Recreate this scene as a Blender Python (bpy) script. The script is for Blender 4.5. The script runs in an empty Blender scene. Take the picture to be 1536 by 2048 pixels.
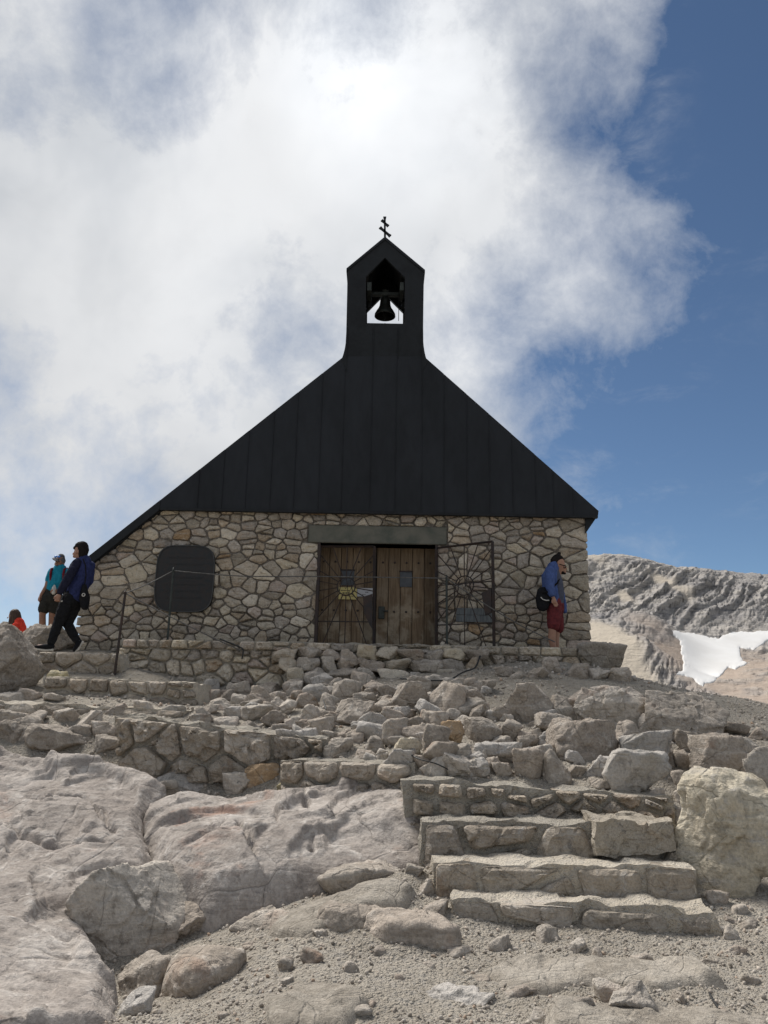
import bpy, bmesh, math, random
import numpy as np
from mathutils import Vector, Matrix
R = math.radians
random.seed(7); RNG = np.random.RandomState(7)
SC = bpy.context.scene
COL = SC.collection

# ------------------------------------------------------------------ camera
EYE = 1.55; FPX = 1607.0; PITCH = 14.0; ROLL = 1.05
CAM_M = Matrix.Rotation(R(90 + PITCH), 3, 'X') @ Matrix.Rotation(R(ROLL), 3, 'Z')
cd = bpy.data.cameras.new('camera'); cam = bpy.data.objects.new('camera', cd); COL.objects.link(cam)
cam.location = (0, 0, EYE); cam.rotation_euler = CAM_M.to_euler()
cd.sensor_fit = 'VERTICAL'; cd.sensor_height = 36.0; cd.sensor_width = 27.0
cd.lens = 36.0 * FPX / 2048.0; cd.clip_start = 0.05; cd.clip_end = 20000
SC.camera = cam
def ray(px, py):
    return (CAM_M @ Vector(((px - 768) / FPX, -(py - 1024) / FPX, -1.0))).normalized()
def P(px, py, Y):                      # where the line of sight meets the upright plane y = Y
    d = ray(px, py); t = Y / d.y
    return Vector((d.x * t, Y, EYE + d.z * t))

# ------------------------------------------------------------------ exposure, sun, sky
SC.view_settings.view_transform = 'Standard'; SC.view_settings.look = 'None'
SC.view_settings.exposure = 0.45; SC.view_settings.gamma = 1.0
SC.view_settings.use_curve_mapping = False
SUN_EL, SUN_AZ = 54.0, -46.0           # azimuth from straight ahead, minus = left
sd = bpy.data.lights.new('sun', 'SUN'); sun = bpy.data.objects.new('sun', sd); COL.objects.link(sun)
sd.energy = 3.3; sd.angle = R(24); sd.color = (1.0, 0.965, 0.91)
sdir = Vector((math.sin(R(SUN_AZ)) * math.cos(R(SUN_EL)), math.cos(R(SUN_AZ)) * math.cos(R(SUN_EL)), math.sin(R(SUN_EL))))
sun.rotation_euler = (-sdir).to_track_quat('-Z', 'Y').to_euler(); sun.location = (-8, 20, 30)

class NT:
    """little helper to write node trees"""
    def __init__(s, tree): s.t = tree; s.t.nodes.clear()
    def n(s, typ, ins=None, **kw):
        nd = s.t.nodes.new(typ)
        for k, v in kw.items(): setattr(nd, k, v)
        if ins:
            for k, v in ins.items(): s.put(nd.inputs[k], v)
        return nd
    def put(s, sock, v):
        if isinstance(v, bpy.types.NodeSocket): s.t.links.new(v, sock)
        elif isinstance(v, bpy.types.Node): s.t.links.new(v.outputs[0], sock)
        else:
            if sock.type == 'RGBA' and not isinstance(v, (int, float)) and len(v) == 3: v = (*v, 1)
            sock.default_value = v
    def math(s, op, a, b=0.0, c=0.0, clamp=False):
        nd = s.t.nodes.new('ShaderNodeMath'); nd.operation = op; nd.use_clamp = clamp
        for i, v in enumerate((a, b, c)): s.put(nd.inputs[i], v)
        return nd.outputs[0]
    def vmath(s, op, a, b=(0, 0, 0), out=0):
        nd = s.t.nodes.new('ShaderNodeVectorMath'); nd.operation = op
        s.put(nd.inputs[0], a)
        if op == 'SCALE': s.put(nd.inputs[3], b)
        else: s.put(nd.inputs[1], b)
        return nd.outputs[out]
    def noise(s, vec, scale, detail=6.0, rough=0.55, dist=0.0):
        return s.n('ShaderNodeTexNoise', {'Vector': vec, 'Scale': scale, 'Detail': detail, 'Roughness': rough, 'Distortion': dist}).outputs['Fac']
    def rng(s, v, a, b, c=0.0, d=1.0, smooth=True):
        nd = s.n('ShaderNodeMapRange', {'Value': v, 'From Min': a, 'From Max': b, 'To Min': c, 'To Max': d})
        if smooth: nd.interpolation_type = 'SMOOTHSTEP'
        return nd.outputs[0]
    def mix(s, f, a, b, mode='MIX'):
        nd = s.t.nodes.new('ShaderNodeMix'); nd.data_type = 'RGBA'; nd.blend_type = mode
        s.put(nd.inputs[0], f); s.put(nd.inputs[6], a); s.put(nd.inputs[7], b)
        return nd.outputs[2]
    def ramp(s, f, stops, mode='LINEAR'):
        nd = s.t.nodes.new('ShaderNodeValToRGB'); cr = nd.color_ramp; cr.interpolation = mode
        while len(cr.elements) < len(stops): cr.elements.new(0.5)
        for e, (p, c) in zip(cr.elements, stops): e.position = p; e.color = (*c, 1)
        s.put(nd.inputs[0], f); return nd.outputs[0]

W = bpy.data.worlds.new('World'); SC.world = W; W.use_nodes = True
w = NT(W.node_tree)
sky = w.n('ShaderNodeTexSky', sky_type='NISHITA', sun_disc=False)
sky.sun_elevation = R(SUN_EL); sky.sun_rotation = R(SUN_AZ); sky.altitude = 2600; sky.air_density = 1.0; sky.dust_density = 0.6; sky.ozone_density = 1.6
dirv = w.n('ShaderNodeTexCoord').outputs['Generated']
warp = w.n('ShaderNodeTexNoise', {'Vector': dirv, 'Scale': 3.0, 'Detail': 4.0, 'Roughness': 0.55}).outputs['Color']
wv = w.vmath('ADD', dirv, w.vmath('SCALE', w.vmath('SUBTRACT', warp, (.5, .5, .5)), 0.09))
cn = w.noise(wv, 4.4, 11.0, 0.64, 0.0)
dens = w.math('ADD', w.math('MULTIPLY', w.math('SUBTRACT', cn, .5), 2.1), 0.66)
for px, py, rad, wt in [(350, 600, 1000, .34), (760, 250, 420, .22), (1050, 250, 420, .16), (1180, 700, 330, .10), (1330, 150, 110, .20), (120, 300, 400, .12),
                        (1740, 350, 540, -.70), (1700, 960, 520, -.80), (1650, 20, 380, -.55), (1190, 1060, 300, -.40), (1120, 650, 260, -.34), (1180, 830, 190, -.20), (1300, 560, 220, .10), (1330, 720, 150, .12), (0, 640, 330, .14),
                        (340, 120, 190, -.36), (660, 60, 190, -.38), (1130, 170, 130, -.20), (60, 1230, 330, -.30)]:
    d0 = ray(px, py); a1 = math.atan(rad / FPX)
    dt = w.vmath('DOT_PRODUCT', dirv, tuple(d0), out=1)
    dens = w.math('ADD', dens, w.rng(dt, math.cos(a1), math.cos(a1 * 0.1), 0.0, wt))
mask = w.rng(dens, 0.26, 1.02, smooth=False)
veil = w.rng(w.noise(w.vmath('MULTIPLY', wv, (1.0, 1.0, 2.2)), 5.5, 8.0, .66, .2), .50, .80, 0.0, .42)
mask = w.math('MAXIMUM', mask, w.math('MULTIPLY', veil, w.rng(dens, -.40, .35)))
glowdir = ray(790, 180)                # the sun stands behind the cloud near here: thin cloud lets it through
sdot = w.vmath('DOT_PRODUCT', dirv, tuple(glowdir), out=1)
glow = w.rng(sdot, math.cos(R(34)), math.cos(R(2)), 0.0, 1.0)
glow2 = w.rng(sdot, math.cos(R(9.5)), math.cos(R(1)), 0.0, 1.0)
cshade = w.noise(wv, 2.4, 5.0, 0.55, 0.3)
thick = w.rng(dens, 0.8, 1.6)
ccol = w.mix(w.rng(cshade, 0.36, 0.64), (0.56, 0.585, 0.62), (0.76, 0.77, 0.785))
cstr = w.math('ADD', w.math('MULTIPLY', w.math('ADD', w.math('MULTIPLY', glow, 0.16), w.math('MULTIPLY', glow2, 0.22)), w.rng(cn, 0.3, 0.65, 0.45, 1.0)), 0.70)
cstr = w.math('MULTIPLY', cstr, w.rng(thick, 0.3, 1.0, 1.0, 0.93))
bg1 = w.n('ShaderNodeBackground', {'Color': w.mix(1.0, sky.outputs[0], (0.92, 1.0, 1.02), 'MULTIPLY'), 'Strength': 0.064})
bg2 = w.n('ShaderNodeBackground', {'Color': ccol, 'Strength': cstr})
mx = w.n('ShaderNodeMixShader', {0: mask, 1: bg1.outputs[0], 2: bg2.outputs[0]})
w.n('ShaderNodeOutputWorld', {'Surface': mx.outputs[0]})

# ------------------------------------------------------------------ numpy noise
def _h(ix, iy, iz, seed):
    h = (ix.astype(np.int64) * 374761393 + iy.astype(np.int64) * 668265263 + iz.astype(np.int64) * 2147483647 + seed * 974711) & 0xFFFFFFFF
    h = ((h ^ (h >> 13)) * 1274126177) & 0xFFFFFFFF
    h = ((h ^ (h >> 16)) * 2246822519) & 0xFFFFFFFF
    h = (h ^ (h >> 13)) & 0xFFFFFFFF
    return h / 4294967295.0
def vnoise(p, seed=0):
    i = np.floor(p).astype(np.int64); f = p - i; f = f * f * f * (f * (f * 6 - 15) + 10)
    r = 0.0
    for dx in (0, 1):
        wx = f[:, 0] if dx else 1 - f[:, 0]
        for dy in (0, 1):
            wy = f[:, 1] if dy else 1 - f[:, 1]
            for dz in (0, 1):
                wz = f[:, 2] if dz else 1 - f[:, 2]
                r = r + wx * wy * wz * _h(i[:, 0] + dx, i[:, 1] + dy, i[:, 2] + dz, seed)
    return r * 2 - 1
def fbm(p, oct=4, seed=0, gain=0.5, ridge=False):
    a, s, r = 1.0, 0.0, 0.0
    for k in range(oct):
        v = vnoise(p * (2.03 ** k) + 17.3 * k, seed + k)
        if ridge: v = 1 - 2 * np.abs(v)
        r = r + a * v; s += a; a *= gain
    return r / s
def facets(p, seed=0, tilt=0.6, off=0.5, near2=False):
    """broken-stone relief: every Voronoi cell is a little tilted plane"""
    i = np.floor(p).astype(np.int64); n = len(p)
    best = np.full(n, 1e9); sec = np.full(n, 1e9); val = np.zeros(n)
    for dx in (-1, 0, 1):
        for dy in (-1, 0, 1):
            for dz in (-1, 0, 1):
                a, b, c = i[:, 0] + dx, i[:, 1] + dy, i[:, 2] + dz
                h0 = _h(a, b, c, seed); fr_ = lambda k: (h0 * k) % 1.0
                d0 = p[:, 0] - a - fr_(317.7); d1 = p[:, 1] - b - fr_(7919.3); d2 = p[:, 2] - c - h0
                dd = d0 * d0 + d1 * d1 + d2 * d2
                v = (d0 * (fr_(1013.1) - .5) + d1 * (fr_(2741.9) - .5) + d2 * (fr_(5417.3) - .5)) * 2 * tilt + (fr_(3571.7) - .5) * off
                m = dd < best
                sec = np.where(m, best, np.minimum(sec, dd)); val = np.where(m, v, val); best = np.where(m, dd, best)
    if near2: return val, np.sqrt(sec) - np.sqrt(best)
    return val
class TPS:
    def __init__(s, pts, vals, lam=1e-3):
        s.p = np.array(pts, float); v = np.array(vals, float); n = len(v)
        d = np.linalg.norm(s.p[:, None] - s.p[None], axis=2); K = s.k(d) + lam * np.eye(n)
        Q = np.c_[np.ones(n), s.p]; A = np.zeros((n + 3, n + 3)); A[:n, :n] = K; A[:n, n:] = Q; A[n:, :n] = Q.T
        s.w = np.linalg.solve(A, np.r_[v, 0, 0, 0])
    def k(s, d): return np.where(d > 1e-9, d * d * np.log(np.maximum(d, 1e-9)), 0)
    def __call__(s, xy):
        xy = np.atleast_2d(xy); out = np.zeros(len(xy)); n = len(s.p)
        for a in range(0, len(xy), 40000):
            q = xy[a:a + 40000]; d = np.linalg.norm(q[:, None] - s.p[None], axis=2)
            out[a:a + 40000] = s.k(d) @ s.w[:n] + s.w[n] + q @ s.w[n + 1:]
        return out
def sstep(x, a, b):
    t = np.clip((x - a) / (b - a), 0, 1); return t * t * (3 - 2 * t)

# ------------------------------------------------------------------ object helpers
def mesh_np(name, V, F, smooth=False):
    V = np.asarray(V, float); me = bpy.data.meshes.new(name)
    if isinstance(F, np.ndarray):
        k = F.shape[1]; me.vertices.add(len(V)); me.vertices.foreach_set('co', V.ravel())
        me.loops.add(F.size); me.loops.foreach_set('vertex_index', F.ravel().astype(np.int32))
        me.polygons.add(len(F)); me.polygons.foreach_set('loop_start', np.arange(0, F.size, k, dtype=np.int32))
        me.update(calc_edges=True)
    else:
        me.from_pydata([tuple(v) for v in V], [], F); me.update()
    if smooth: me.polygons.foreach_set('use_smooth', np.ones(len(me.polygons), bool))
    return me
def obj(name, me, mat=None, parent=None, loc=None):
    if isinstance(me, bmesh.types.BMesh):
        b = me; me = bpy.data.meshes.new(name); bmesh.ops.recalc_face_normals(b, faces=b.faces); b.to_mesh(me); b.free()
    o = bpy.data.objects.new(name, me); COL.objects.link(o)
    if mat is not None and me is not None and not me.materials: me.materials.append(mat)
    if parent is not None: o.parent = parent
    if loc is not None: o.location = loc
    return o
def tag(o, label, cat, group=None):
    o['label'] = label; o['category'] = cat
    if group: o['group'] = group
    return o
def thing(name, label, cat, loc=(0, 0, 0), group=None):
    o = bpy.data.objects.new(name, None); COL.objects.link(o); o.location = loc; o.empty_display_size = 0.2
    return tag(o, label, cat, group)
def box(bm, a, b, bevel=0.0):
    a = Vector(a); b = Vector(b); c = (a + b) / 2; s = b - a
    r = bmesh.ops.create_cube(bm, size=1.0, matrix=Matrix.Translation(c) @ Matrix.Diagonal((abs(s.x), abs(s.y), abs(s.z), 1)))
    if bevel:
        ed = {e for v in r['verts'] for e in v.link_edges}
        bmesh.ops.bevel(bm, geom=list(ed), offset=bevel, segments=1, affect='EDGES')
def boxm(a, b, bevel=0.0):
    bm = bmesh.new(); box(bm, a, b, bevel); return bm
def prism(bm, pts, Y0, Y1):
    """polygon of (x, z) swept from y = Y0 to y = Y1"""
    f = [bm.verts.new((x, Y0, z)) for x, z in pts]; g = [bm.verts.new((x, Y1, z)) for x, z in pts]; n = len(pts)
    bm.faces.new(f); bm.faces.new(g[::-1])
    for i in range(n): bm.faces.new((f[i], g[i], g[(i + 1) % n], f[(i + 1) % n]))
def tube(bm, pts, rad, seg=8, caps=True):
    pts = [Vector(p) for p in pts]; rings = []; n = len(pts)
    rads = rad if isinstance(rad, (list, tuple)) else [rad] * n
    prev = None
    for i, p in enumerate(pts):
        t = (pts[min(i + 1, n - 1)] - pts[max(i - 1, 0)]).normalized()
        a = prev if prev is not None else (Vector((0, 0, 1)) if abs(t.z) < .9 else Vector((1, 0, 0)))
        a = (a - t * a.dot(t)).normalized(); b = t.cross(a); prev = a
        rings.append([bm.verts.new(p + (a * math.cos(2 * math.pi * k / seg) + b * math.sin(2 * math.pi * k / seg)) * rads[i]) for k in range(seg)])
    for r0, r1 in zip(rings, rings[1:]):
        for k in range(seg): bm.faces.new((r0[k], r0[(k + 1) % seg], r1[(k + 1) % seg], r1[k]))
    if caps: bm.faces.new(rings[0][::-1]); bm.faces.new(rings[-1])
def tubem(pts, rad, seg=8):
    bm = bmesh.new(); tube(bm, pts, rad, seg); return bm

# ------------------------------------------------------------------ materials
def principled(t, col, rough, bump=None, bstr=0.4, bdist=0.01, metal=0.0, spec=0.3, mat=None):
    p = t.n('ShaderNodeBsdfPrincipled', {'Base Color': col, 'Roughness': rough, 'Metallic': metal, 'Specular IOR Level': spec})
    if bump is not None:
        b = t.n('ShaderNodeBump', {'Height': bump, 'Strength': bstr, 'Distance': bdist}); t.put(p.inputs['Normal'], b.outputs[0])
    t.n('ShaderNodeOutputMaterial', {'Surface': p.outputs[0]})
    return p
def newmat(name):
    m = bpy.data.materials.new(name); m.use_nodes = True; return m, NT(m.node_tree)
def rock_mat(name, c0, c1, stain=(.36, .22, .15), pale=(.47, .44, .40), vary=0.16, sc=1.0, stain_amt=0.5, bd=0.02, dark=(.10, .095, .09), hues=None):
    m, t = newmat(name)
    oi = t.n('ShaderNodeObjectInfo').outputs['Random']
    geo = t.n('ShaderNodeNewGeometry').outputs['Position']
    pos = t.vmath('ADD', geo, t.vmath('SCALE', (13.7, 7.3, 5.1), oi))
    n1 = t.noise(pos, 1.9 * sc, 5, .65, .4); n2 = t.noise(pos, 8 * sc, 6, .70, .3); n3 = t.noise(pos, 42 * sc, 4, .70)
    base = t.mix(t.rng(n1, .36, .66), c0, c1)
    if hues:
        n = len(hues); base = t.mix(0.72, base, t.ramp(t.math('FRACT', t.math('MULTIPLY', oi, 7.31)), [(i / n, h) for i, h in enumerate(hues)], 'CONSTANT'))
    base = t.mix(t.math('MULTIPLY', t.rng(n2, .52, .70), .75), base, pale)
    base = t.mix(t.math('MULTIPLY', t.rng(n2, .46, .32), .55), base, tuple(.5 * v for v in c0))
    st = t.math('MULTIPLY', t.rng(t.noise(t.vmath('ADD', pos, (3, 9, 4)), 1.3 * sc, 5, .68, .6), .56, .72), stain_amt)
    base = t.mix(st, base, stain)
    lich = t.math('MULTIPLY', t.rng(t.noise(t.vmath('ADD', pos, (8, 1, 2)), 5.0 * sc, 6, .74, .3), .58, .70), .6)
    base = t.mix(lich, base, dark)
    bp = t.n('ShaderNodeMapping', {'Vector': pos, 'Rotation': (R(28), R(-34), R(20)), 'Scale': (1.1 * sc, 1.1 * sc, 9.0 * sc)}).outputs[0]
    bed = t.noise(bp, 1.0, 5, .66, .15)                      # bedding: thin parallel layers
    base = t.mix(t.rng(bed, .56, .68, 0.0, .45), base, pale); base = t.mix(t.rng(bed, .45, .33, 0.0, .5), base, tuple(.55 * v for v in c0))
    val = t.math('ADD', t.math('MULTIPLY', t.math('SUBTRACT', t.math('FRACT', t.math('MULTIPLY', oi, 13.7)), .5), 2 * vary), t.math('ADD', t.math('MULTIPLY', t.math('SUBTRACT', n3, .5), 1.15), 1.0))
    base = t.mix(1.0, base, t.n('ShaderNodeCombineColor', {0: val, 1: val, 2: val}).outputs[0], 'MULTIPLY')
    hgt = t.math('ADD', t.math('MULTIPLY', n2, 1.5), t.math('MULTIPLY', n3, .55))
    cr = t.n('ShaderNodeTexVoronoi', {'Vector': t.vmath('ADD', pos, t.vmath('SCALE', t.n('ShaderNodeTexNoise', {'Vector': pos, 'Scale': 2.5 * sc, 'Detail': 2.0}).outputs['Color'], .14)), 'Scale': 2.3 * sc}, feature='DISTANCE_TO_EDGE').outputs['Distance']
    base = t.mix(t.math('MULTIPLY', t.rng(cr, .011, .0), t.rng(n1, .46, .60, 0.0, .6)), base, tuple(.32 * v for v in c0))
    hgt = t.math('ADD', t.math('ADD', hgt, t.math('MULTIPLY', t.rng(cr, 0.0, .030), .26)), t.math('MULTIPLY', bed, .9))
    principled(t, base, .92, hgt, 1.0, bd * 1.5, spec=.12)
    return m
def simple(name, c, rough=.7, c2=None, sc=20, metal=0, bump=.25, bd=.003, spec=.3, stretch=None):
    m, t = newmat(name); pos = t.n('ShaderNodeTexCoord').outputs['Object']
    if stretch: pos = t.vmath('MULTIPLY', pos, stretch)
    n1 = t.noise(pos, sc, 6, .6, .2); n2 = t.noise(pos, sc * 5, 4, .6)
    c2 = c2 or tuple(x * .72 for x in c)
    principled(t, t.mix(t.rng(n1, .32, .68), c2, c), t.rng(n2, .3, .7, max(rough - .1, 0), min(rough + .08, 1)), t.math('ADD', n1, t.math('MULTIPLY', n2, .4)), bump, bd, metal, spec)
    return m
M = {}
M['rock'] = rock_mat('limestone', (.33, .284, .233), (.455, .402, .342), pale=(.60, .545, .475), hues=[(.41, .358, .302), (.46, .408, .348), (.35, .302, .252), (.52, .467, .402), (.38, .322, .264), (.44, .372, .308)])
M['slab'] = rock_mat('bedrock_limestone', (.295, .257, .226), (.41, .365, .325), stain=(.40, .245, .18), pale=(.57, .525, .475), vary=.03, sc=.8, stain_amt=.75, bd=.013)
M['hardpan'] = rock_mat('compacted_hardpan', (.34, .298, .245), (.45, .402, .338), stain=(.33, .28, .22), pale=(.56, .505, .43), vary=.02, sc=1.5, stain_amt=.4, bd=.02)
M['cream'] = rock_mat('cream_limestone', (.52, .45, .34), (.64, .57, .445), stain=(.5, .36, .2), vary=.03, stain_amt=.25, dark=(.2, .18, .15))
M['orange'] = rock_mat('ochre_stone', (.36, .25, .15), (.45, .32, .20), stain_amt=.2, vary=.1)
M['pale'] = rock_mat('pale_limestone', (.43, .395, .35), (.54, .50, .455), vary=.04, stain_amt=.12)
M['yellow'] = rock_mat('yellow_stone', (.40, .34, .20), (.48, .42, .27), vary=.04, stain_amt=.1)
M['wallstone'] = rock_mat('wall_stone', (.32, .27, .205), (.46, .395, .31), stain=(.34, .21, .11), pale=(.54, .49, .415), vary=.24, sc=2.0, stain_amt=.40, bd=.010, hues=[
    (.45, .39, .315), (.51, .45, .365), (.36, .315, .27), (.58, .52, .43), (.41, .36, .29), (.47, .375, .275), (.33, .298, .27), (.54, .47, .355), (.39, .35, .31), (.52, .46, .375), (.46, .375, .325), (.58, .51, .40)])
M['stepstone'] = rock_mat('step_stone', (.33, .28, .222), (.46, .40, .328), stain=(.32, .20, .12), vary=.16, sc=1.4, stain_amt=.4, bd=.016, hues=[
    (.38, .325, .26), (.46, .40, .33), (.32, .275, .228), (.41, .345, .27), (.50, .435, .352), (.35, .295, .236)])
def dirt_mat(name, c0, c1, sc=1.0, bd=.03, dk=.65):
    m, t = newmat(name); pos = t.n('ShaderNodeNewGeometry').outputs['Position']
    n1 = t.noise(pos, 1.3 * sc, 5, .65, .3); n2 = t.noise(pos, 16 * sc, 6, .75); n3 = t.noise(pos, 90 * sc, 4, .6)
    vo = t.n('ShaderNodeTexVoronoi', {'Vector': pos, 'Scale': 38 * sc, 'Randomness': 1.0})
    vo2 = t.n('ShaderNodeTexVoronoi', {'Vector': pos, 'Scale': 90 * sc, 'Randomness': 1.0})
    base = t.mix(t.rng(n1, .35, .65), c0, c1)
    peb = t.n('ShaderNodeSeparateColor', {0: vo.outputs['Color']}).outputs[0]
    base = t.mix(t.math('MULTIPLY', t.rng(peb, .6, .9), .5), base, (.36, .335, .30))
    base = t.mix(t.math('MULTIPLY', t.rng(n2, .52, .70), dk), base, tuple(.42 * v for v in c0))
    base = t.mix(t.math('MULTIPLY', t.rng(n3, .56, .8), .5), base, (.42, .39, .35))
    h = t.math('ADD', t.math('ADD', t.math('MULTIPLY', t.rng(vo.outputs['Distance'], 0, .6, 1, 0), .5), t.math('MULTIPLY', t.rng(vo2.outputs['Distance'], 0, .6, 1, 0), .25)), t.math('MULTIPLY', n2, .9))
    principled(t, base, .95, h, 1.0, bd * 1.4, spec=.08)
    return m
M['dirt'] = dirt_mat('stony_dirt', (.365, .322, .264), (.455, .407, .34))
M['mortar'] = dirt_mat('mortar', (.135, .115, .094), (.20, .172, .142), 1.6, .012)
M['mortar2'] = dirt_mat('grey_mortar', (.34, .302, .248), (.44, .40, .335), 1.4, .016, .35)
M['concrete'] = dirt_mat('rough_concrete', (.47, .412, .33), (.58, .52, .43), 1.2, .014, .22)
M['gravel'] = simple('gravel', (.36, .33, .29), .95, (.19, .17, .15), 14, bump=.5, bd=.006, spec=.1)
M['cladding'] = simple('black_sheet_metal', (.019, .021, .025), .6, (.013, .0145, .017), 1.6, bump=.15, bd=.01, spec=.22, stretch=(1, 1, .35))
M['tower'] = simple('black_tower_sheet', (.018, .020, .022), .62, (.013, .014, .0155), 2.2, bump=.2, bd=.01, spec=.2)
M['iron'] = simple('dark_iron', (.030, .026, .026), .6, (.052, .032, .024), 9, metal=.3, spec=.4)
M['greeniron'] = simple('weathered_post', (.055, .062, .056), .6, (.03, .035, .032), 12, metal=.2)
M['bronze'] = simple('bell_bronze', (.035, .034, .028), .5, (.022, .026, .022), 8, metal=.6)
M['lintel'] = simple('lintel_stone', (.15, .143, .118), .85, (.085, .092, .077), 3.2, bump=.6, bd=.012, spec=.2)
M['plaque'] = simple('plaque_bronze', (.020, .022, .023), .5, (.030, .024, .022), 14, bump=.9, bd=.006, spec=.3)
M['plaquerim'] = simple('plaque_rim', (.05, .053, .053), .45, None, 10, spec=.4)
M['peep'] = simple('grey_hatch', (.075, .082, .092), .5, None, 10)
M['cable'] = simple('steel_cable', (.16, .155, .145), .5, (.08, .075, .07), 30, metal=.5)
M['darkcable'] = simple('dark_cable', (.03, .03, .03), .6)
M['yellowsign'] = simple('yellow_card', (.60, .50, .20), .6, (.52, .44, .19), 6, bump=.05)
M['whitesign'] = simple('white_card', (.50, .50, .51), .6, (.45, .45, .47), 6, bump=.05)
M['ink'] = simple('ink', (.05, .05, .045), .8)
M['board'] = simple('grey_board', (.17, .185, .19), .8, (.085, .095, .10), 9, bump=.5, stretch=(6, 1, .6))
def wood():
    m, t = newmat('weathered_oak'); oi = t.n('ShaderNodeObjectInfo').outputs['Random']
    pos = t.vmath('ADD', t.n('ShaderNodeNewGeometry').outputs['Position'], t.vmath('SCALE', (5.1, 3.3, 9.7), oi))
    g = t.noise(t.vmath('MULTIPLY', pos, (30, 30, 1.6)), 1.6, 8, .65, .5); b = t.noise(pos, 2.6, 8, .62, .4)
    c = t.ramp(g, [(.25, (.060, .042, .027)), (.5, (.16, .112, .070)), (.72, (.25, .185, .122))])
    worn = t.n('ShaderNodeSeparateXYZ', {0: t.n('ShaderNodeNewGeometry').outputs['Position']}).outputs[2]
    wm = t.math('MULTIPLY', t.rng(b, .46, .66), t.rng(worn, 3.9, 3.0, .12, .75))
    c = t.mix(wm, c, (.37, .315, .235))
    v = t.math('ADD', .72, t.math('MULTIPLY', oi, .5)); c = t.mix(1, c, t.n('ShaderNodeCombineColor', {0: v, 1: v, 2: v}).outputs[0], 'MULTIPLY')
    principled(t, c, .75, t.math('ADD', g, t.math('MULTIPLY', b, .4)), .6, .006, spec=.2); return m
M['wood'] = wood()

# ------------------------------------------------------------------ the ground
gc = []                                 # (pixel x, pixel y, distance) seen on bare ground -> control points
for g in [(-200, 2048, 4.1), (400, 2048, 4.2), (768, 2048, 4.2), (1150, 2048, 4.2), (1536, 2048, 4.2), (1900, 2048, 4.2),
          (600, 1900, 5.2), (900, 1905, 5.2), (1250, 1915, 5.2), (1536, 1890, 5.4), (300, 1900, 5.2, .28), (0, 1830, 5.8, .28),
          (840, 1742, 6.22), (845, 1800, 5.9), (640, 1800, 6.05), (700, 1690, 6.9, .28), (860, 1790, 6.1), (1460, 1810, 6.0), (1600, 1800, 6.0), (860, 1720, 6.75), (1430, 1725, 6.75), (1620, 1700, 6.9),
          (500, 1720, 6.8, .28), (250, 1720, 6.8, .28), (-100, 1720, 6.9, .28), (800, 1640, 7.2, .28), (1360, 1640, 7.3), (300, 1640, 7.6, .28), (600, 1640, 7.5, .28), (-100, 1600, 8.0, .28),
          (820, 1570, 7.35), (1100, 1585, 7.2), (1340, 1590, 7.25), (1540, 1570, 7.7), (600, 1570, 8.2), (400, 1560, 8.3, .28), (150, 1540, 8.6, .28),
          (768, 1500, 8.3), (1000, 1515, 8.2), (1250, 1515, 8.3), (1450, 1530, 8.2), (1700, 1540, 8.2), (600, 1490, 8.8),
          (650, 1445, 9.5), (850, 1440, 9.5), (1050, 1460, 9.2), (1250, 1475, 9.2), (1450, 1490, 9.0), (1700, 1500, 9.0),
          (560, 1415, 10.6), (750, 1398, 10.6), (950, 1400, 10.4), (1120, 1395, 10.5), (1300, 1420, 10.3), (1536, 1435, 10.5), (1750, 1450, 10.5),
          (430, 1402, 11.8), (560, 1385, 12.0), (720, 1362, 12.0), (900, 1345, 12.0), (1040, 1330, 12.1), (1200, 1335, 12.1), (1330, 1372, 12.3), (1536, 1410, 12.4), (1800, 1440, 12.4),
          (300, 1450, 9.5), (100, 1465, 9.3), (-150, 1450, 9.6), (350, 1408, 10.8), (150, 1402, 10.6), (-100, 1395, 10.8), (300, 1352, 12.0), (150, 1345, 12.0), (-50, 1340, 12.2),
          (1350, 1395, 13.5), (1600, 1425, 13.8), (1300, 1420, 15.5), (1600, 1450, 15.5)]:
    q = P(*g[:3]); gc.append((q.x, q.y, q.z - (g[3] if len(g) > 3 else 0)))
T0 = EYE + 0.95                         # terrace floor
for x, y, z in [(-4.9, 13.4, T0 - .05), (-5.6, 14.8, 2.62), (-6.6, 14.8, 2.58), (-6.9, 15.6, 2.5), (-5.6, 16.4, 2.5), (-3, 14.5, T0 - .1), (0, 14.5, T0 - .1), (3, 14.5, T0 - .2), (0, 17, T0 - .2), (4, 17, 1.9),
                (-8, 13.6, 2.45), (0, 2, .05), (-4, 2, .05), (4, 2, .05), (0, -2, -.1), (6.5, 9, 1.1), (7, 12.5, 1.4)]: gc.append((x, y, z))
gc = np.array(gc); GT = TPS(gc[:, :2], gc[:, 2], 2e-2)
def gz(x, y):
    xy = np.atleast_2d(np.stack([np.asarray(x, float).ravel(), np.asarray(y, float).ravel()], 1))
    cx = np.clip(xy[:, 0], -8.5, 8.5); cy = np.clip(xy[:, 1], -2, 16.5)
    z = GT(np.stack([cx, cy], 1))
    ob = np.clip(xy[:, 1] - 16.5, 0, None); sx = np.abs(xy[:, 0] - cx); fr = np.clip(-2 - xy[:, 1], 0, None)
    return z - 26 * (1 - np.exp(-ob / 60)) - 22 * (1 - np.exp(-sx / 90)) - 24 * (1 - np.exp(-fr / 90))
def hit(px, py, lo=3.0, hi=16.0):      # first ground point along the line of sight through a pixel
    d = ray(px, py); D = np.arange(lo, hi, .02); t = D / d.y
    x = d.x * t; z = EYE + d.z * t; b = z < gz(x, D)
    k = int(np.argmax(b)) if b.any() else len(D) - 1
    return Vector((x[k], D[k], float(gz(x[k], D[k])[0])))
fx = np.arange(-7, 7.001, .033); fy = np.arange(3.2, 15.5, .033)
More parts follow.
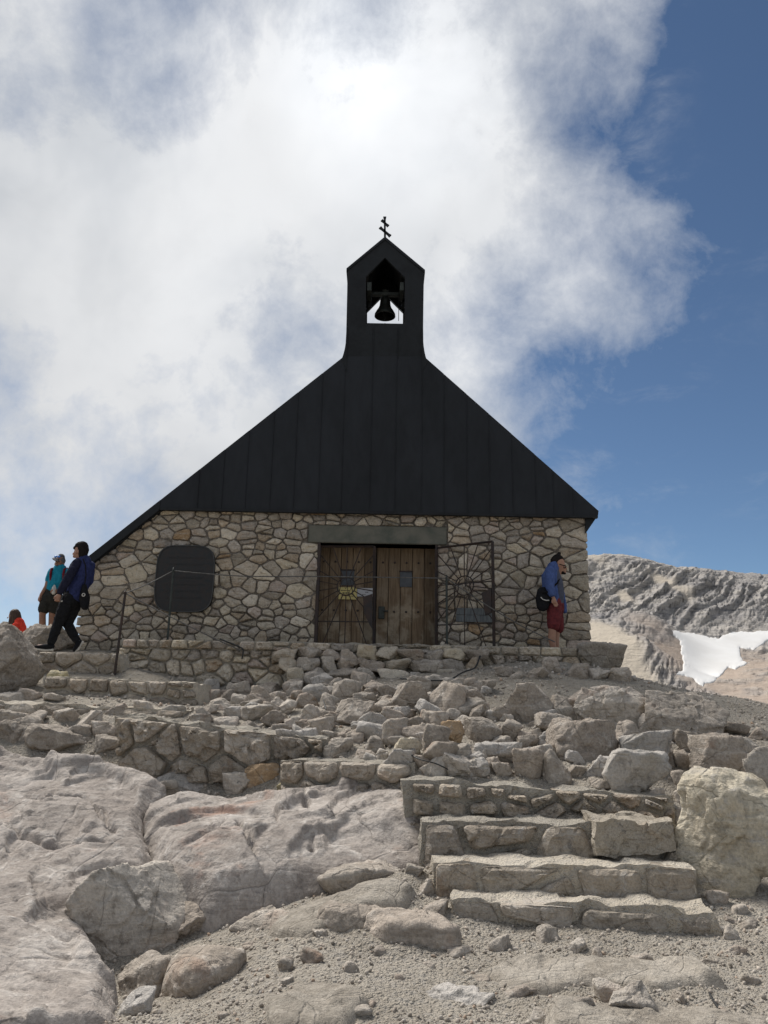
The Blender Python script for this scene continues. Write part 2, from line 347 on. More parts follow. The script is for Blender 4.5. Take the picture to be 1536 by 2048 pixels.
gx = np.r_[-np.geomspace(3000, 7.3, 40), fx, np.geomspace(7.3, 3000, 40)]
gy = np.r_[-np.geomspace(3000, .3, 34), np.linspace(0, 3, 12), fy, np.geomspace(15.8, 3000, 46)]
XX, YY = np.meshgrid(gx, gy); xx = XX.ravel(); yy = YY.ravel(); zz = gz(xx, yy)
near = (np.abs(xx) < 9) & (yy > 2) & (yy < 17)
pn = np.stack([xx[near], yy[near], zz[near]], 1)
def relief(p): return .035 * fbm(p * 2.2, 5, 3) + .024 * facets(p * 2.7, 5, .6, .7) + .013 * facets(p * 7.5, 9, .7, .7) * (.4 + .6 * sstep(fbm(p * .9, 2, 21), -.2, .3)) + .008 * facets(p * 17, 19, .7, .7) + .008 * fbm(p * 22, 3, 8)
dz = relief(pn)
cut = (pn[:, 0] > -4.45) & (pn[:, 0] < 3.5) & (pn[:, 1] > 12.75)
zz[near] += np.where(cut, 0, dz)
far = ~near; pf = np.stack([xx[far], yy[far], zz[far]], 1); zz[far] += 1.5 * fbm(pf * .02, 4, 2) * sstep(np.hypot(pf[:, 0], pf[:, 1]), 30, 150)
nx, ny = len(gx), len(gy); idx = np.arange(nx * ny).reshape(ny, nx)
GF = np.stack([idx[:-1, :-1].ravel(), idx[:-1, 1:].ravel(), idx[1:, 1:].ravel(), idx[1:, :-1].ravel()], 1)
ground = obj('ground', mesh_np('ground', np.stack([xx, yy, zz], 1), GF, True), M['dirt']); ground['kind'] = 'structure'

# ------------------------------------------------------------------ rocks
_ico = {}
def ico(s):
    if s not in _ico:
        bm = bmesh.new(); bmesh.ops.create_icosphere(bm, subdivisions=s, radius=1.0)
        _ico[s] = (np.array([v.co[:] for v in bm.verts]), np.array([[v.index for v in f.verts] for f in bm.faces])); bm.free()
    return _ico[s]
def rock_verts(W_, Dp, H_, seed, sub, nplanes=13, rough=1.0, planes=None, rnd=0.0):
    r = np.random.RandomState(seed); V, F = ico(sub)
    if planes is None:
        n = r.normal(size=(nplanes, 3)); n /= np.linalg.norm(n, axis=1)[:, None]; d = r.uniform(.50, .95, nplanes)
        n = np.vstack([n, [[0, 0, -1], [0, 0, 1], [1, 0, 0], [-1, 0, 0], [0, -1, 0], [0, 1, 0]]]); d = np.r_[d, .8, r.uniform(.7, .95), 1.25, 1.25, 1.1, 1.25]
    else: n, d = planes
    q = V @ n.T; rr = np.where(q > 1e-3, d[None] / np.maximum(q, 1e-3), 9.0)
    if rnd > 0: rad = (np.sum(rr ** (-1 / rnd), axis=1)) ** (-rnd)
    else: rad = rr.min(1)
    rad = np.minimum(rad, 1.45)
    p = V * rad[:, None]
    mn, mxx = p.min(0), p.max(0); p = (p - (mn + mxx) / 2) / (mxx - mn) * np.array([W_, Dp, H_])
    s = max(W_, H_); o = r.uniform(0, 90, 3)
    disp = s * rough * (.060 * facets(p / s * 2.6 + o, seed, .7, .6) + .030 * facets(p / s * 6.5 + o, seed + 9, .7, .6) + (.012 * facets(p / s * 17 + o, seed + 5, .7, .6) if sub > 4 else 0) + .030 * fbm(p / s * 2.5 + o, 4, seed) + .008 * fbm(p / s * 16 + o, 3, seed))
    nn = V / np.array([W_, Dp, H_]); nn /= np.linalg.norm(nn, axis=1)[:, None]
    return p + nn * disp[:, None], F
def rock(px, py, wpx, hpx, label, seed, mat='rock', group=None, name='rock', D=None, deep=.8, nplanes=13, tilt=0, rough=1.0, cat='rock', sink=.12, rnd=0.0, sub=None):
    g = hit(px, py + hpx * .42) if D is None else P(px, py + hpx * .5, D)
    Yc = g.y + wpx * g.y / FPX * deep * .30; k = Yc / FPX; W_ = wpx * k; H_ = hpx * k * (1 + sink)
    if sub is None: sub = 6 if wpx > 190 else 5 if wpx > 80 else 4 if wpx > 30 else 3
    V, F = rock_verts(W_, W_ * deep, H_, seed, sub, nplanes, rough, rnd=rnd)
    if tilt:
        c, s = math.cos(R(tilt)), math.sin(R(tilt)); V = np.stack([V[:, 0] * c - V[:, 2] * s, V[:, 1], V[:, 0] * s + V[:, 2] * c], 1)
    V[:, 2] -= V[:, 2].min()
    b = P(px, py + hpx * .5, Yc)
    loc = Vector((b.x, Yc, b.z - H_ * sink / (1 + sink)))
    o = obj(name, mesh_np(name, V, F, False), M[mat], None, loc)
    return tag(o, label, cat, group)

def pip(x, y, poly):
    n = len(poly); ins = np.zeros(len(x), bool); dist = np.full(len(x), 1e9)
    for i in range(n):
        (x0, y0), (x1, y1) = poly[i], poly[(i + 1) % n]
        c = ((y0 > y) != (y1 > y)) & (x < (x1 - x0) * (y - y0) / (y1 - y0 + 1e-12) + x0); ins ^= c
        t = np.clip(((x - x0) * (x1 - x0) + (y - y0) * (y1 - y0)) / ((x1 - x0) ** 2 + (y1 - y0) ** 2 + 1e-12), 0, 1)
        dist = np.minimum(dist, np.hypot(x - x0 - t * (x1 - x0), y - y0 - t * (y1 - y0)))
    return np.where(ins, dist, -dist)
def outcrop(name, label, outline, inner, seed, mat='slab', step=.017, edge=.16, drop=.7, amp=1.0, cat='rock outcrop', cracks=(), lift=-.015):
    """bedrock: a carved height patch with steep broken edges; outline and inner are (px, py, distance)"""
    po = [P(*a) for a in outline]; pi = [P(*a) for a in inner]; al = po + pi
    t = TPS([(a.x, a.y) for a in al], [a.z for a in al], 1e-2)
    poly = [(a.x, a.y) for a in po]; xs = [a[0] for a in poly]; ys = [a[1] for a in poly]
    X, Y = np.meshgrid(np.arange(min(xs) - .25, max(xs) + .25, step), np.arange(min(ys) - .25, max(ys) + .25, step))
    x = X.ravel(); y = Y.ravel(); p2 = np.stack([x, y, np.zeros_like(x)], 1)
    wob = .07 * fbm(p2 * 2.6, 4, seed); sdv = pip(x, y, poly) + wob
    z = t(np.stack([x, y], 1)); p3 = np.stack([x, y, z], 1)
    wq = np.stack([fbm(p3 * 1.1, 4, seed + 3), fbm(p3 * 1.1, 4, seed + 4), fbm(p3 * 1.1, 4, seed + 5)], 1)
    fv, fe = facets(p3 * np.array([1.0, .8, 1.0]) + .45 * wq, seed, .42, .16, True)
    f2, e2 = facets(p3 * np.array([2.6, 2.0, 2.6]) + .5 * wq, seed + 20, .5, .25, True)
    f3 = facets(p3 * 7.5 + .9 * wq, seed + 27, .6, .35)
    rel = .13 * fv + .050 * f2 + .025 * fbm(p3 * 1.0, 3, seed + 1)
    rg = np.random.RandomState(seed); ins_ = np.flatnonzero(sdv > 0); nch = int(6 * len(ins_) * step * step) + 8
    for k in range(nch):                                     # flat breaks with crisp edges
        c_ = ins_[rg.randint(len(ins_))]; R_ = rg.uniform(.12, .55) * (1 if k % 3 else 1.5); an = rg.uniform(0, 2 * np.pi); sl_ = rg.uniform(.08, .30); o_ = rg.uniform(-.02, .04)
        dx_ = x - x[c_]; dy_ = y - y[c_]; m_ = (np.abs(dx_) < R_ * 1.4) & (np.abs(dy_) < R_ * 1.4)
        pl_ = o_ + rel[c_] * .6 + sl_ * (np.cos(an) * dx_[m_] + np.sin(an) * dy_[m_]) + 2.2 * np.maximum(0, np.hypot(dx_[m_], dy_[m_]) - R_)
        rel[m_] = np.minimum(rel[m_], np.maximum(pl_, rel[m_] - .08))
    for k in range(nch):                                 # small chips
        c_ = ins_[rg.randint(len(ins_))]; R_ = rg.uniform(.05, .19); an = rg.uniform(0, 2 * np.pi); sl_ = rg.uniform(.08, .28); o_ = rg.uniform(-.010, .008)
        dx_ = x - x[c_]; dy_ = y - y[c_]; m_ = np.flatnonzero((np.abs(dx_) < R_ * 1.3) & (np.abs(dy_) < R_ * 1.3))
        pl_ = o_ + rel[c_] + sl_ * (np.cos(an) * dx_[m_] + np.sin(an) * dy_[m_]) + 3.0 * np.maximum(0, np.hypot(dx_[m_], dy_[m_]) - R_)
        rel[m_] = np.minimum(rel[m_], np.maximum(pl_, rel[m_] - .022))
    rel += lift - np.median(rel[ins_])
    z += amp * (rel - .014 * (1 - sstep(e2, 0, .014)) + .012 * f3 + .007 * facets(p3 * 17, seed + 31, .7, .7) + .004 * fbm(p3 * 14, 3, seed + 2))
    for cr in cracks:
        cp = [P(*a) for a in cr]; dd = np.full(len(x), 9.0)
        for a, b in zip(cp, cp[1:]):
            tt = np.clip(((x - a.x) * (b.x - a.x) + (y - a.y) * (b.y - a.y)) / ((b.x - a.x) ** 2 + (b.y - a.y) ** 2), 0, 1)
            dd = np.minimum(dd, np.hypot(x - a.x - tt * (b.x - a.x), y - a.y - tt * (b.y - a.y)))
        z -= .075 * np.exp(-((dd + .10 * fbm(p3 * 3, 4, 5)) / .022) ** 2)
    e = sstep(sdv, 0, edge); zt = np.minimum(z, z * e + (z - .12) * (1 - e)); zt = z - .10 * (1 - e) ** 2
    low = gz(x, y) - drop
    z = np.where(sdv > 0, zt, np.maximum(np.minimum(zt + sdv * 6.0, zt), np.minimum(low, zt)))
    keep = (sdv > -.2)
    ny_, nx_ = X.shape; id_ = np.arange(nx_ * ny_).reshape(ny_, nx_)
    F = np.stack([id_[:-1, :-1].ravel(), id_[:-1, 1:].ravel(), id_[1:, 1:].ravel(), id_[1:, :-1].ravel()], 1)
    F = F[keep[F].all(1)]; u, inv = np.unique(F, return_inverse=True)
    jx = amp * .03 * fbm(p3 * 7 + 31, 3, seed + 40); jy = amp * .03 * fbm(p3 * 7 + 71, 3, seed + 50)
    V = np.stack([x + jx, y + jy, z], 1)[u]; c = V.mean(0)
    o = obj(name, mesh_np(name, V - c, inv.reshape(F.shape), False), M[mat], None, Vector(c))
    return tag(o, label, cat)

outcrop('bedrock_slab', 'huge smooth pinkish grey bedrock slab sloping down along the left edge', [
    (-260, 1500, 8.6), (0, 1490, 8.5), (150, 1500, 8.4), (290, 1528, 8.2), (338, 1548, 8.0), (285, 1610, 7.5), (292, 1690, 6.9), (310, 1790, 6.25), (190, 1830, 5.85), (225, 1930, 5.1), (235, 2060, 4.15), (200, 2200, 3.5), (-400, 2200, 3.4), (-560, 1800, 5.2)],
    [(0, 1600, 7.5), (0, 1750, 6.25), (0, 1900, 5.0), (-40, 2048, 4.0), (150, 1620, 7.3), (130, 1760, 6.1), (120, 1900, 5.15), (110, 2030, 4.25), (-300, 1700, 6.3), (-350, 1950, 4.6)], 11, amp=1.0,
    cracks=[[(0, 1665, 7.0), (80, 1685, 6.8), (200, 1700, 6.8)], [(80, 1590, 7.6), (170, 1580, 7.6), (230, 1660, 7.0)]])
outcrop('bedrock_outcrop', 'broad cracked grey bedrock hump in the middle beside the lower steps', [
    (270, 1625, 7.75), (340, 1590, 7.95), (470, 1585, 8.0), (600, 1580, 8.0), (740, 1552, 8.0), (800, 1560, 7.85), (866, 1615, 7.35), (880, 1665, 6.95), (872, 1712, 6.6), (790, 1738, 6.5), (640, 1760, 6.4), (520, 1790, 6.2), (420, 1790, 6.2), (330, 1770, 6.35), (295, 1690, 6.9)],
    [(400, 1650, 6.95), (550, 1650, 6.90), (700, 1630, 7.05), (420, 1725, 6.42), (560, 1722, 6.42), (700, 1690, 6.68), (800, 1660, 6.85), (820, 1610, 7.2)], 29, amp=.95, lift=.0,
    cracks=[[(605, 1580, 7.9), (615, 1640, 7.4), (625, 1720, 6.7)], [(470, 1690, 7.0), (500, 1740, 6.6), (510, 1790, 6.2)], [(545, 1650, 7.3), (580, 1700, 6.9)]])

def lowpatch(label, pts, seed, rise=.045, amp=.45):
    def up(px, py, k): q = hit(px, py); d = ray(px, py); D_ = q.y * (1 - k / max(EYE - q.z, .3)); return (px, py, D_)
    n = len(pts); c = (sum(p[0] for p in pts) / n, sum(p[1] for p in pts) / n)
    inner = [up(c[0] + (x - c[0]) * f, c[1] + (y - c[1]) * f, rise) for x, y in pts[::2] for f in (.35, .75)]
    return outcrop('bedrock_patch', label, [up(x, y, rise * .5) for x, y in pts], inner, seed, 'hardpan', .017, .10, .25, amp, lift=.02)
lowpatch('low worn bedrock patch in front of the lowest step', [(930, 1935), (1080, 1905), (1260, 1910), (1420, 1925), (1450, 1965), (1330, 1990), (1180, 1975), (1010, 1985)], 301)
lowpatch('low worn bedrock patch at bottom right corner of the path', [(1060, 2010), (1220, 2000), (1420, 2000), (1560, 2020), (1580, 2100), (1250, 2110), (1080, 2080)], 302)
lowpatch('low worn bedrock patch below the middle hump', [(540, 1830), (660, 1790), (800, 1760), (850, 1775), (820, 1815), (700, 1830), (620, 1870), (520, 1880)], 303)
lowpatch('low worn bedrock patch left of the broad pale rock', [(480, 1985), (560, 1950), (700, 1965), (760, 2010), (700, 2070), (520, 2080)], 304, .035)
# named boulders
rock(250, 1842, 205, 150, 'dark angular boulder wedged between bedrock slab and bedrock hump', 41, 'rock', deep=.75, nplanes=9, name='boulder', cat='boulder', sink=.18)
rock(362, 1850, 110, 60, 'flat pale rock leaning against the dark wedged boulder', 42, deep=.9, sub=5)
rock(1448, 1690, 182, 232, 'big cream boulder with rough top standing right of the steps', 119, 'cream', deep=.95, nplanes=16, name='boulder', cat='boulder', D=6.25, rough=1.0, sink=.02, rnd=.05, sub=6)
rock(1540, 1590, 86, 150, 'tall pale boulder at right edge behind the big cream boulder', 44, 'rock', deep=.8, name='boulder', cat='boulder', sub=5)
rock(1445, 1535, 118, 105, 'grey block boulder above the big cream boulder', 45, deep=.8, nplanes=10, name='boulder', cat='boulder')
rock(1366, 1440, 165, 84, 'largest grey boulder in the row on the right crest', 146, deep=.6, nplanes=11, name='boulder', cat='boulder', sub=6)
rock(1220, 1425, 140, 78, 'grey boulder in crest row, left of the largest one', 47, deep=.6, nplanes=11, name='boulder', cat='boulder', sub=6)
rock(1058, 1414, 112, 74, 'wedge shaped grey boulder on the dirt below terrace corner', 48, deep=.6, nplanes=9, name='boulder', cat='boulder', sub=5)
rock(1163, 1488, 140, 76, 'dark brown grey peaked boulder in mid slope right of rubble', 49, deep=.6, nplanes=9, name='boulder', cat='boulder', sub=5)
rock(1268, 1552, 128, 74, 'pale pinkish grey boulder just above the top step right end', 50, 'pale', deep=.6, nplanes=9, name='boulder', cat='boulder', sub=5)
rock(1293, 1505, 100, 74, 'pale boulder behind the pinkish one above the top step', 51, 'pale', deep=.6, nplanes=9, sub=5)
rock(-14, 1326, 165, 160, 'big rounded grey boulder at left edge beside the upper steps', 53, deep=.7, nplanes=14, name='boulder', cat='boulder', D=10.9, sub=6, rnd=.03)
rock(95, 1294, 150, 56, 'low brownish crag behind walking person at left', 54, deep=.7, nplanes=14, name='boulder', cat='boulder', D=13.3, sub=5)
rock(115, 1363, 54, 32, 'yellowish lump of rock among the upper left steps', 55, 'yellow', D=11.3, rnd=.04, sub=4)
rock(366, 1573, 112, 36, 'long white topped slab lying above the bedrock hump', 56, 'pale', deep=.7, nplanes=8, sub=5)
rock(308, 1588, 92, 48, 'brownish rock between bedrock slab and white topped slab', 57, deep=.8, sub=5)
rock(475, 1571, 60, 38, 'dark squarish rock above the bedrock hump', 58, nplanes=8)
rock(523, 1553, 64, 40, 'rust orange rock set low in the mortared bank', 59, 'orange', nplanes=8)
rock(640, 1566, 78, 36, 'tan rock tucked between bank and bedrock hump', 60, 'yellow')
rock(577, 1577, 48, 24, 'small tan rock right of the rust orange rock', 61, 'yellow')
rock(600, 1494, 96, 54, 'pale squared block lying on the path edge', 62, 'pale', nplanes=6, deep=.7, sub=5)
rock(993, 1508, 96, 34, 'flat light slab on the rubble above the top step', 63, 'pale', nplanes=8, sub=5)
rock(815, 1506, 56, 48, 'cream and orange rounded rock in the rubble', 64, 'cream', rnd=.04, sub=5)
rock(905, 1466, 46, 42, 'grey rock with rusty top in the rubble', 65, 'orange')
rock(890, 2046, 215, 74, 'broad pale rock at the bottom edge of the path', 66, 'pale', deep=.9, nplanes=9, D=4.45, sub=6, rnd=.03)
rock(700, 2046, 80, 44, 'small grey rock left of the broad pale rock at bottom', 67, D=4.3)
rock(825, 1856, 175, 50, 'ridged grey rock half buried left of the lowest step', 68, deep=.9, nplanes=9, sub=5, sink=.9, rnd=.14)
rock(690, 1840, 130, 40, 'pale hump of rock half buried in the path', 69, deep=.9, nplanes=9, sub=5, sink=.9, rnd=.14)
rock(280, 1968, 100, 66, 'light grey rock at foot of the bedrock slab', 70, deep=.9, nplanes=9, sub=5, sink=.7, rnd=.04)
rock(400, 1955, 150, 60, 'long light rock half buried beside the path', 71, deep=.8, nplanes=9, sub=5, sink=.9, rnd=.14)
rock(272, 2014, 64, 48, 'whitish stone at foot of bedrock slab near bottom edge', 72, 'pale', sub=5)
rock(465, 1806, 170, 44, 'low brown ledge under the bedrock hump', 73, deep=.7, nplanes=9, sub=5, sink=.9, rnd=.14)
rock(715, 1755, 160, 40, 'cracked pale ledge at the foot of bedrock hump', 74, deep=.9, nplanes=9, sub=5, sink=.9, rnd=.14)
rock(540, 1845, 150, 36, 'flat dusty ledge breaking through the path', 75, deep=.9, nplanes=9, sub=5, sink=.9, rnd=.14)
rock(120, 1478, 120, 40, 'flat broken pale rock on top of bedrock slab', 76, nplanes=9, sub=5)
rock(30, 1462, 90, 46, 'squat grey rock by left edge above bedrock slab', 77, nplanes=9, sub=5)
rock(1265, 2012, 100, 54, 'brown clod of rock near bottom right of path', 78, sub=5)
rock(1228, 1990, 66, 44, 'peaked small rock near bottom right of path', 79)
rock(1155, 2028, 70, 46, 'dark low rock by the bottom edge of path', 80)
ORD = ['largest', 'second largest', 'third largest', 'fourth largest', 'fifth largest', 'sixth largest', 'seventh largest', 'eighth largest', 'ninth largest', 'tenth largest', 'eleventh largest', 'twelfth largest', 'thirteenth largest', 'fourteenth largest', 'fifteenth largest', 'sixteenth largest']
def ranked(rows, zone):
    """a label for every rock: its rank by size within the zone it lies in"""
    zs = [zone(x, y) for x, y, a, b in rows]; out = []
    for i, r_ in enumerate(rows):
        k = sum(1 for j, q in enumerate(rows) if zs[j] == zs[i] and (q[2] * q[3], -j) > (r_[2] * r_[3], -i)); out.append(f'{ORD[k]} {zs[i]}')
    return out
def zone1(x, y):
    c = 'below the plaque' if x < 560 else 'below the left door leaf' if x < 700 else 'below the yellow notice' if x < 770 else 'below the right door leaf' if x < 880 else 'below the open gate' if x < 990 else 'beside the wedge boulder'
    return 'rubble rock ' + ('high in the heap ' if y < 1408 else 'halfway down the heap ' if y < 1478 else 'low in the heap ') + c
def zone2(x, y): return 'loose rock on right bank ' + ('left of the grey block boulder' if x < 1395 else 'above the grey block boulder')
def zone3(x, y): return 'stone at the right foot of the terrace wall'
def zone4(x, y): return ('loose stone on the path ' if y < 1945 else 'loose stone along the bottom of the path ') + ('left of the half buried hump' if x < 640 else 'below the half buried rocks' if x < 960 else 'in front of the lowest step' if x < 1260 else 'at the right')
G1 = 'loose angular rocks of the rubble heap'
R1 = [(520, 1400, 45, 28), (525, 1362, 55, 28), (530, 1380, 50, 22), (582, 1375, 38, 25), (632, 1388, 50, 28), (690, 1382, 50, 38), (610, 1405, 48, 28), (668, 1372, 28, 25), (730, 1400, 45, 22), (657, 1412, 38, 24),
        (570, 1415, 40, 25), (617, 1432, 45, 35), (705, 1430, 75, 45), (740, 1445, 50, 30), (637, 1455, 50, 40), (510, 1430, 60, 25), (540, 1440, 40, 30), (502, 1412, 40, 20), (440, 1412, 45, 20), (415, 1420, 40, 18), (670, 1475, 50, 22),
        (705, 1475, 45, 25), (745, 1467, 60, 25), (750, 1492, 40, 28), (675, 1502, 60, 32), (818, 1400, 75, 42), (890, 1402, 65, 55), (940, 1415, 50, 38), (968, 1375, 40, 22), (798, 1425, 60, 25), (783, 1437, 45, 22), (858, 1425, 60, 30),
        (865, 1443, 50, 28), (788, 1470, 50, 50), (835, 1472, 55, 32), (868, 1480, 45, 45), (965, 1465, 70, 42), (1018, 1465, 40, 38), (1053, 1477, 40, 25), (1005, 1487, 50, 18), (798, 1533, 75, 52), (878, 1515, 70, 45), (868, 1538, 60, 42),
        (923, 1540, 80, 38), (928, 1510, 40, 35), (1053, 1537, 55, 58), (1110, 1540, 52, 58), (1088, 1510, 50, 25), (1118, 1460, 80, 35), (1198, 1538, 60, 42), (1245, 1474, 60, 45), (1315, 1482, 18, 28), (1125, 1424, 55, 42), (1290, 1454, 24, 40),
        (745, 1378, 46, 26), (775, 1385, 40, 24), (835, 1372, 45, 26), (870, 1365, 42, 22), (800, 1380, 36, 22), (905, 1385, 38, 22), (720, 1362, 40, 22), (655, 1385, 30, 18), (595, 1392, 34, 18), (555, 1398, 30, 18), (765, 1415, 40, 22), (825, 1445, 38, 20),
        (905, 1430, 34, 20), (720, 1455, 36, 20), (770, 1515, 44, 28), (730, 1518, 40, 24), (840, 1525, 36, 20), (960, 1500, 36, 22), (955, 1530, 30, 20), (1000, 1540, 40, 24), (1150, 1545, 36, 22), (480, 1400, 36, 20), (465, 1425, 40, 18), (585, 1450, 34, 20)]; B1 = ranked(R1, zone1)
for i, (x, y, a, b) in enumerate(R1):
    rock(x + 2, y, a * 1.08, b * 1.12, B1[i], 200 + i, 'pale' if i % 9 == 4 else 'rock', G1, nplanes=9 + i % 5, deep=.7 + .03 * (i % 7), tilt=(i * 37 % 30) - 15)
rr_ = random.Random(3); R5 = []; G5 = 'small rubble filling the heap'
while len(R5) < 135:
    x = rr_.uniform(400, 1215); y = rr_.uniform(1362, 1556)
    if x < 560 and y > 1432 or x < 640 and y > 1470 or x > 1000 and y < 1400: continue
    a = rr_.uniform(20, 46); R5.append((x, y, a, a * rr_.uniform(.45, .75)))
for i, (x, y, a, b) in enumerate(R5):
    rock(x, y, a, b, 'small angular stone filling gaps in the rubble heap', 600 + i, 'pale' if i % 6 == 0 else 'rock', G5, nplanes=8, deep=.8, tilt=(i * 41 % 50) - 25)
G2 = 'loose rocks strewn on the right bank'
R2 = [(1388, 1492, 75, 35), (1438, 1487, 60, 30), (1498, 1495, 65, 35), (1363, 1522, 28, 38), (1388, 1522, 24, 22), (1366, 1572, 34, 50), (1203, 1572, 45, 18), (1335, 1520, 40, 30), (1340, 1470, 40, 22), (1420, 1510, 40, 22), (1500, 1530, 50, 30), (1180, 1440, 40, 24),
        (1310, 1590, 34, 22), (1470, 1460, 50, 24), (1520, 1470, 46, 24)]; B2 = ranked(R2, zone2)
for i, (x, y, a, b) in enumerate(R2):
    rock(x, y, a, b, B2[i], 400 + i, 'rock', G2, nplanes=10, tilt=(i * 37 % 24) - 12)
G3 = 'stones at the foot of the terrace'
R3 = [(1008, 1345, 40, 22), (1073, 1350, 50, 22), (1155, 1342, 62, 30), (1103, 1332, 44, 32), (1198, 1350, 50, 22), (1035, 1352, 28, 16), (1240, 1352, 44, 28)]; B3 = ranked(R3, zone3)
for i, (x, y, a, b) in enumerate(R3):
    rock(x, y, a, b, B3[i], 440 + i, 'rock', G3, nplanes=10)
G4 = 'small stones scattered on the path'
R4 = [(620, 1920, 38, 28), (570, 1930, 26, 28), (575, 1970, 30, 26), (700, 1940, 34, 24), (760, 1900, 20, 16), (925, 1905, 54, 22), (1000, 1890, 40, 22), (1095, 1870, 40, 34), (1145, 1895, 46, 24), (1195, 1905, 20, 20), (1080, 1925, 26, 18), (1180, 1960, 30, 20), (1320, 1985, 34, 22),
        (1360, 2000, 36, 34), (660, 1990, 24, 18), (520, 1990, 30, 20), (800, 1960, 22, 16), (960, 1960, 30, 18), (1040, 1985, 60, 22), (1420, 1930, 30, 20), (1470, 1900, 34, 24), (1460, 1840, 30, 24), (1500, 1850, 34, 26), (1440, 1860, 24, 18), (1400, 1960, 26, 18), (1500, 1960, 30, 18), (500, 1890, 26, 18), (860, 1930, 22, 16), (740, 2010, 26, 20),
        (1080, 2030, 34, 24), (1450, 2030, 40, 22), (560, 2030, 28, 20), (450, 2035, 30, 22), (1290, 1920, 40, 22), (1240, 1940, 30, 16), (640, 1868, 28, 16), (905, 1870, 30, 20)]; B4 = ranked(R4, zone4)
for i, (x, y, a, b) in enumerate(R4):
    rock(x, y, a * 1.1, b * .62, B4[i], 480 + i, 'rock', G4, nplanes=9, sink=1.2, tilt=(i * 53 % 40) - 20)

# gravel: thousands of chips in one mesh
def gravel():
    r = np.random.RandomState(5); n = 26000
    V0, F0 = ico(1); Vs = []; Fs = []; k = 0
    x = r.uniform(-5.5, 5.5, n); y = 4.0 + 8.3 * r.uniform(0, 1, n) ** 1.7
    x *= np.clip(y / 9, .42, 1); ok = fbm(np.stack([x * 1.1, y * 1.1, 0 * x], 1), 3, 77) > -.30
    x, y = x[ok], y[ok]; z = gz(x, y); s = .005 + .017 * r.uniform(0, 1, len(x)) ** 4.0; s *= np.clip(y / 6, .75, 1.8)
    p0 = np.stack([x, y, z], 1)
    z = z + relief(p0)
    for i in range(len(x)):
        q = r.normal(size=(3, 3)); q, _ = np.linalg.qr(q); sc = s[i] * np.array([1, r.uniform(.6, 1), r.uniform(.4, .8)])
        v = (V0 * r.uniform(.7, 1.15, len(V0))[:, None] * sc) @ q.T + (x[i], y[i], z[i] + s[i] * .25)
        Vs.append(v); Fs.append(F0 + k); k += len(V0)
    o = obj('gravel', mesh_np('gravel', np.vstack(Vs), np.vstack(Fs)), M['gravelmix']); o['kind'] = 'stuff'
    o['label'] = 'loose grey gravel chips strewn over the dirt slope'; o['category'] = 'gravel'
def gravel_mat():
    m, t = newmat('gravel_mix'); rnd = t.n('ShaderNodeNewGeometry').outputs['Random Per Island']
    c = t.ramp(rnd, [(0, (.24, .21, .175)), (.3, (.36, .315, .265)), (.6, (.43, .38, .325)), (.85, (.54, .49, .425)), (1, (.38, .28, .205))])
    principled(t, c, .95, t.noise(t.n('ShaderNodeNewGeometry').outputs['Position'], 120, 4), .5, .004, spec=.1); return m
M['gravelmix'] = gravel_mat(); gravel()

# ------------------------------------------------------------------ masonry
def clip(poly, n, d):                   # keep the side n.p <= d
    out = []
    for i in range(len(poly)):
        a, b = poly[i], poly[(i + 1) % len(poly)]; da = a[0] * n[0] + a[1] * n[1] - d; db = b[0] * n[0] + b[1] * n[1] - d
        if da <= 0: out.append(a)
        if (da < 0) != (db < 0) and abs(da - db) > 1e-12:
            t = da / (da - db); out.append((a[0] + t * (b[0] - a[0]), a[1] + t * (b[1] - a[1])))
    return out
def area(p): return abs(sum(p[i][0] * p[(i + 1) % len(p)][1] - p[(i + 1) % len(p)][0] * p[i][1] for i in range(len(p)))) / 2 if len(p) > 2 else 0
def inset(poly, g):
    c = (sum(p[0] for p in poly) / len(poly), sum(p[1] for p in poly) / len(poly)); out = poly
    for i in range(len(poly)):
        a, b = poly[i], poly[(i + 1) % len(poly)]; e = (b[0] - a[0], b[1] - a[1]); L = math.hypot(*e)
        if L < 1e-6: continue
        n = (e[1] / L, -e[0] / L); d = n[0] * a[0] + n[1] * a[1]
        if n[0] * c[0] + n[1] * c[1] > d: n = (-n[0], -n[1]); d = -d
        out = clip(out, n, d - g)
        if len(out) < 3: return []
    return out
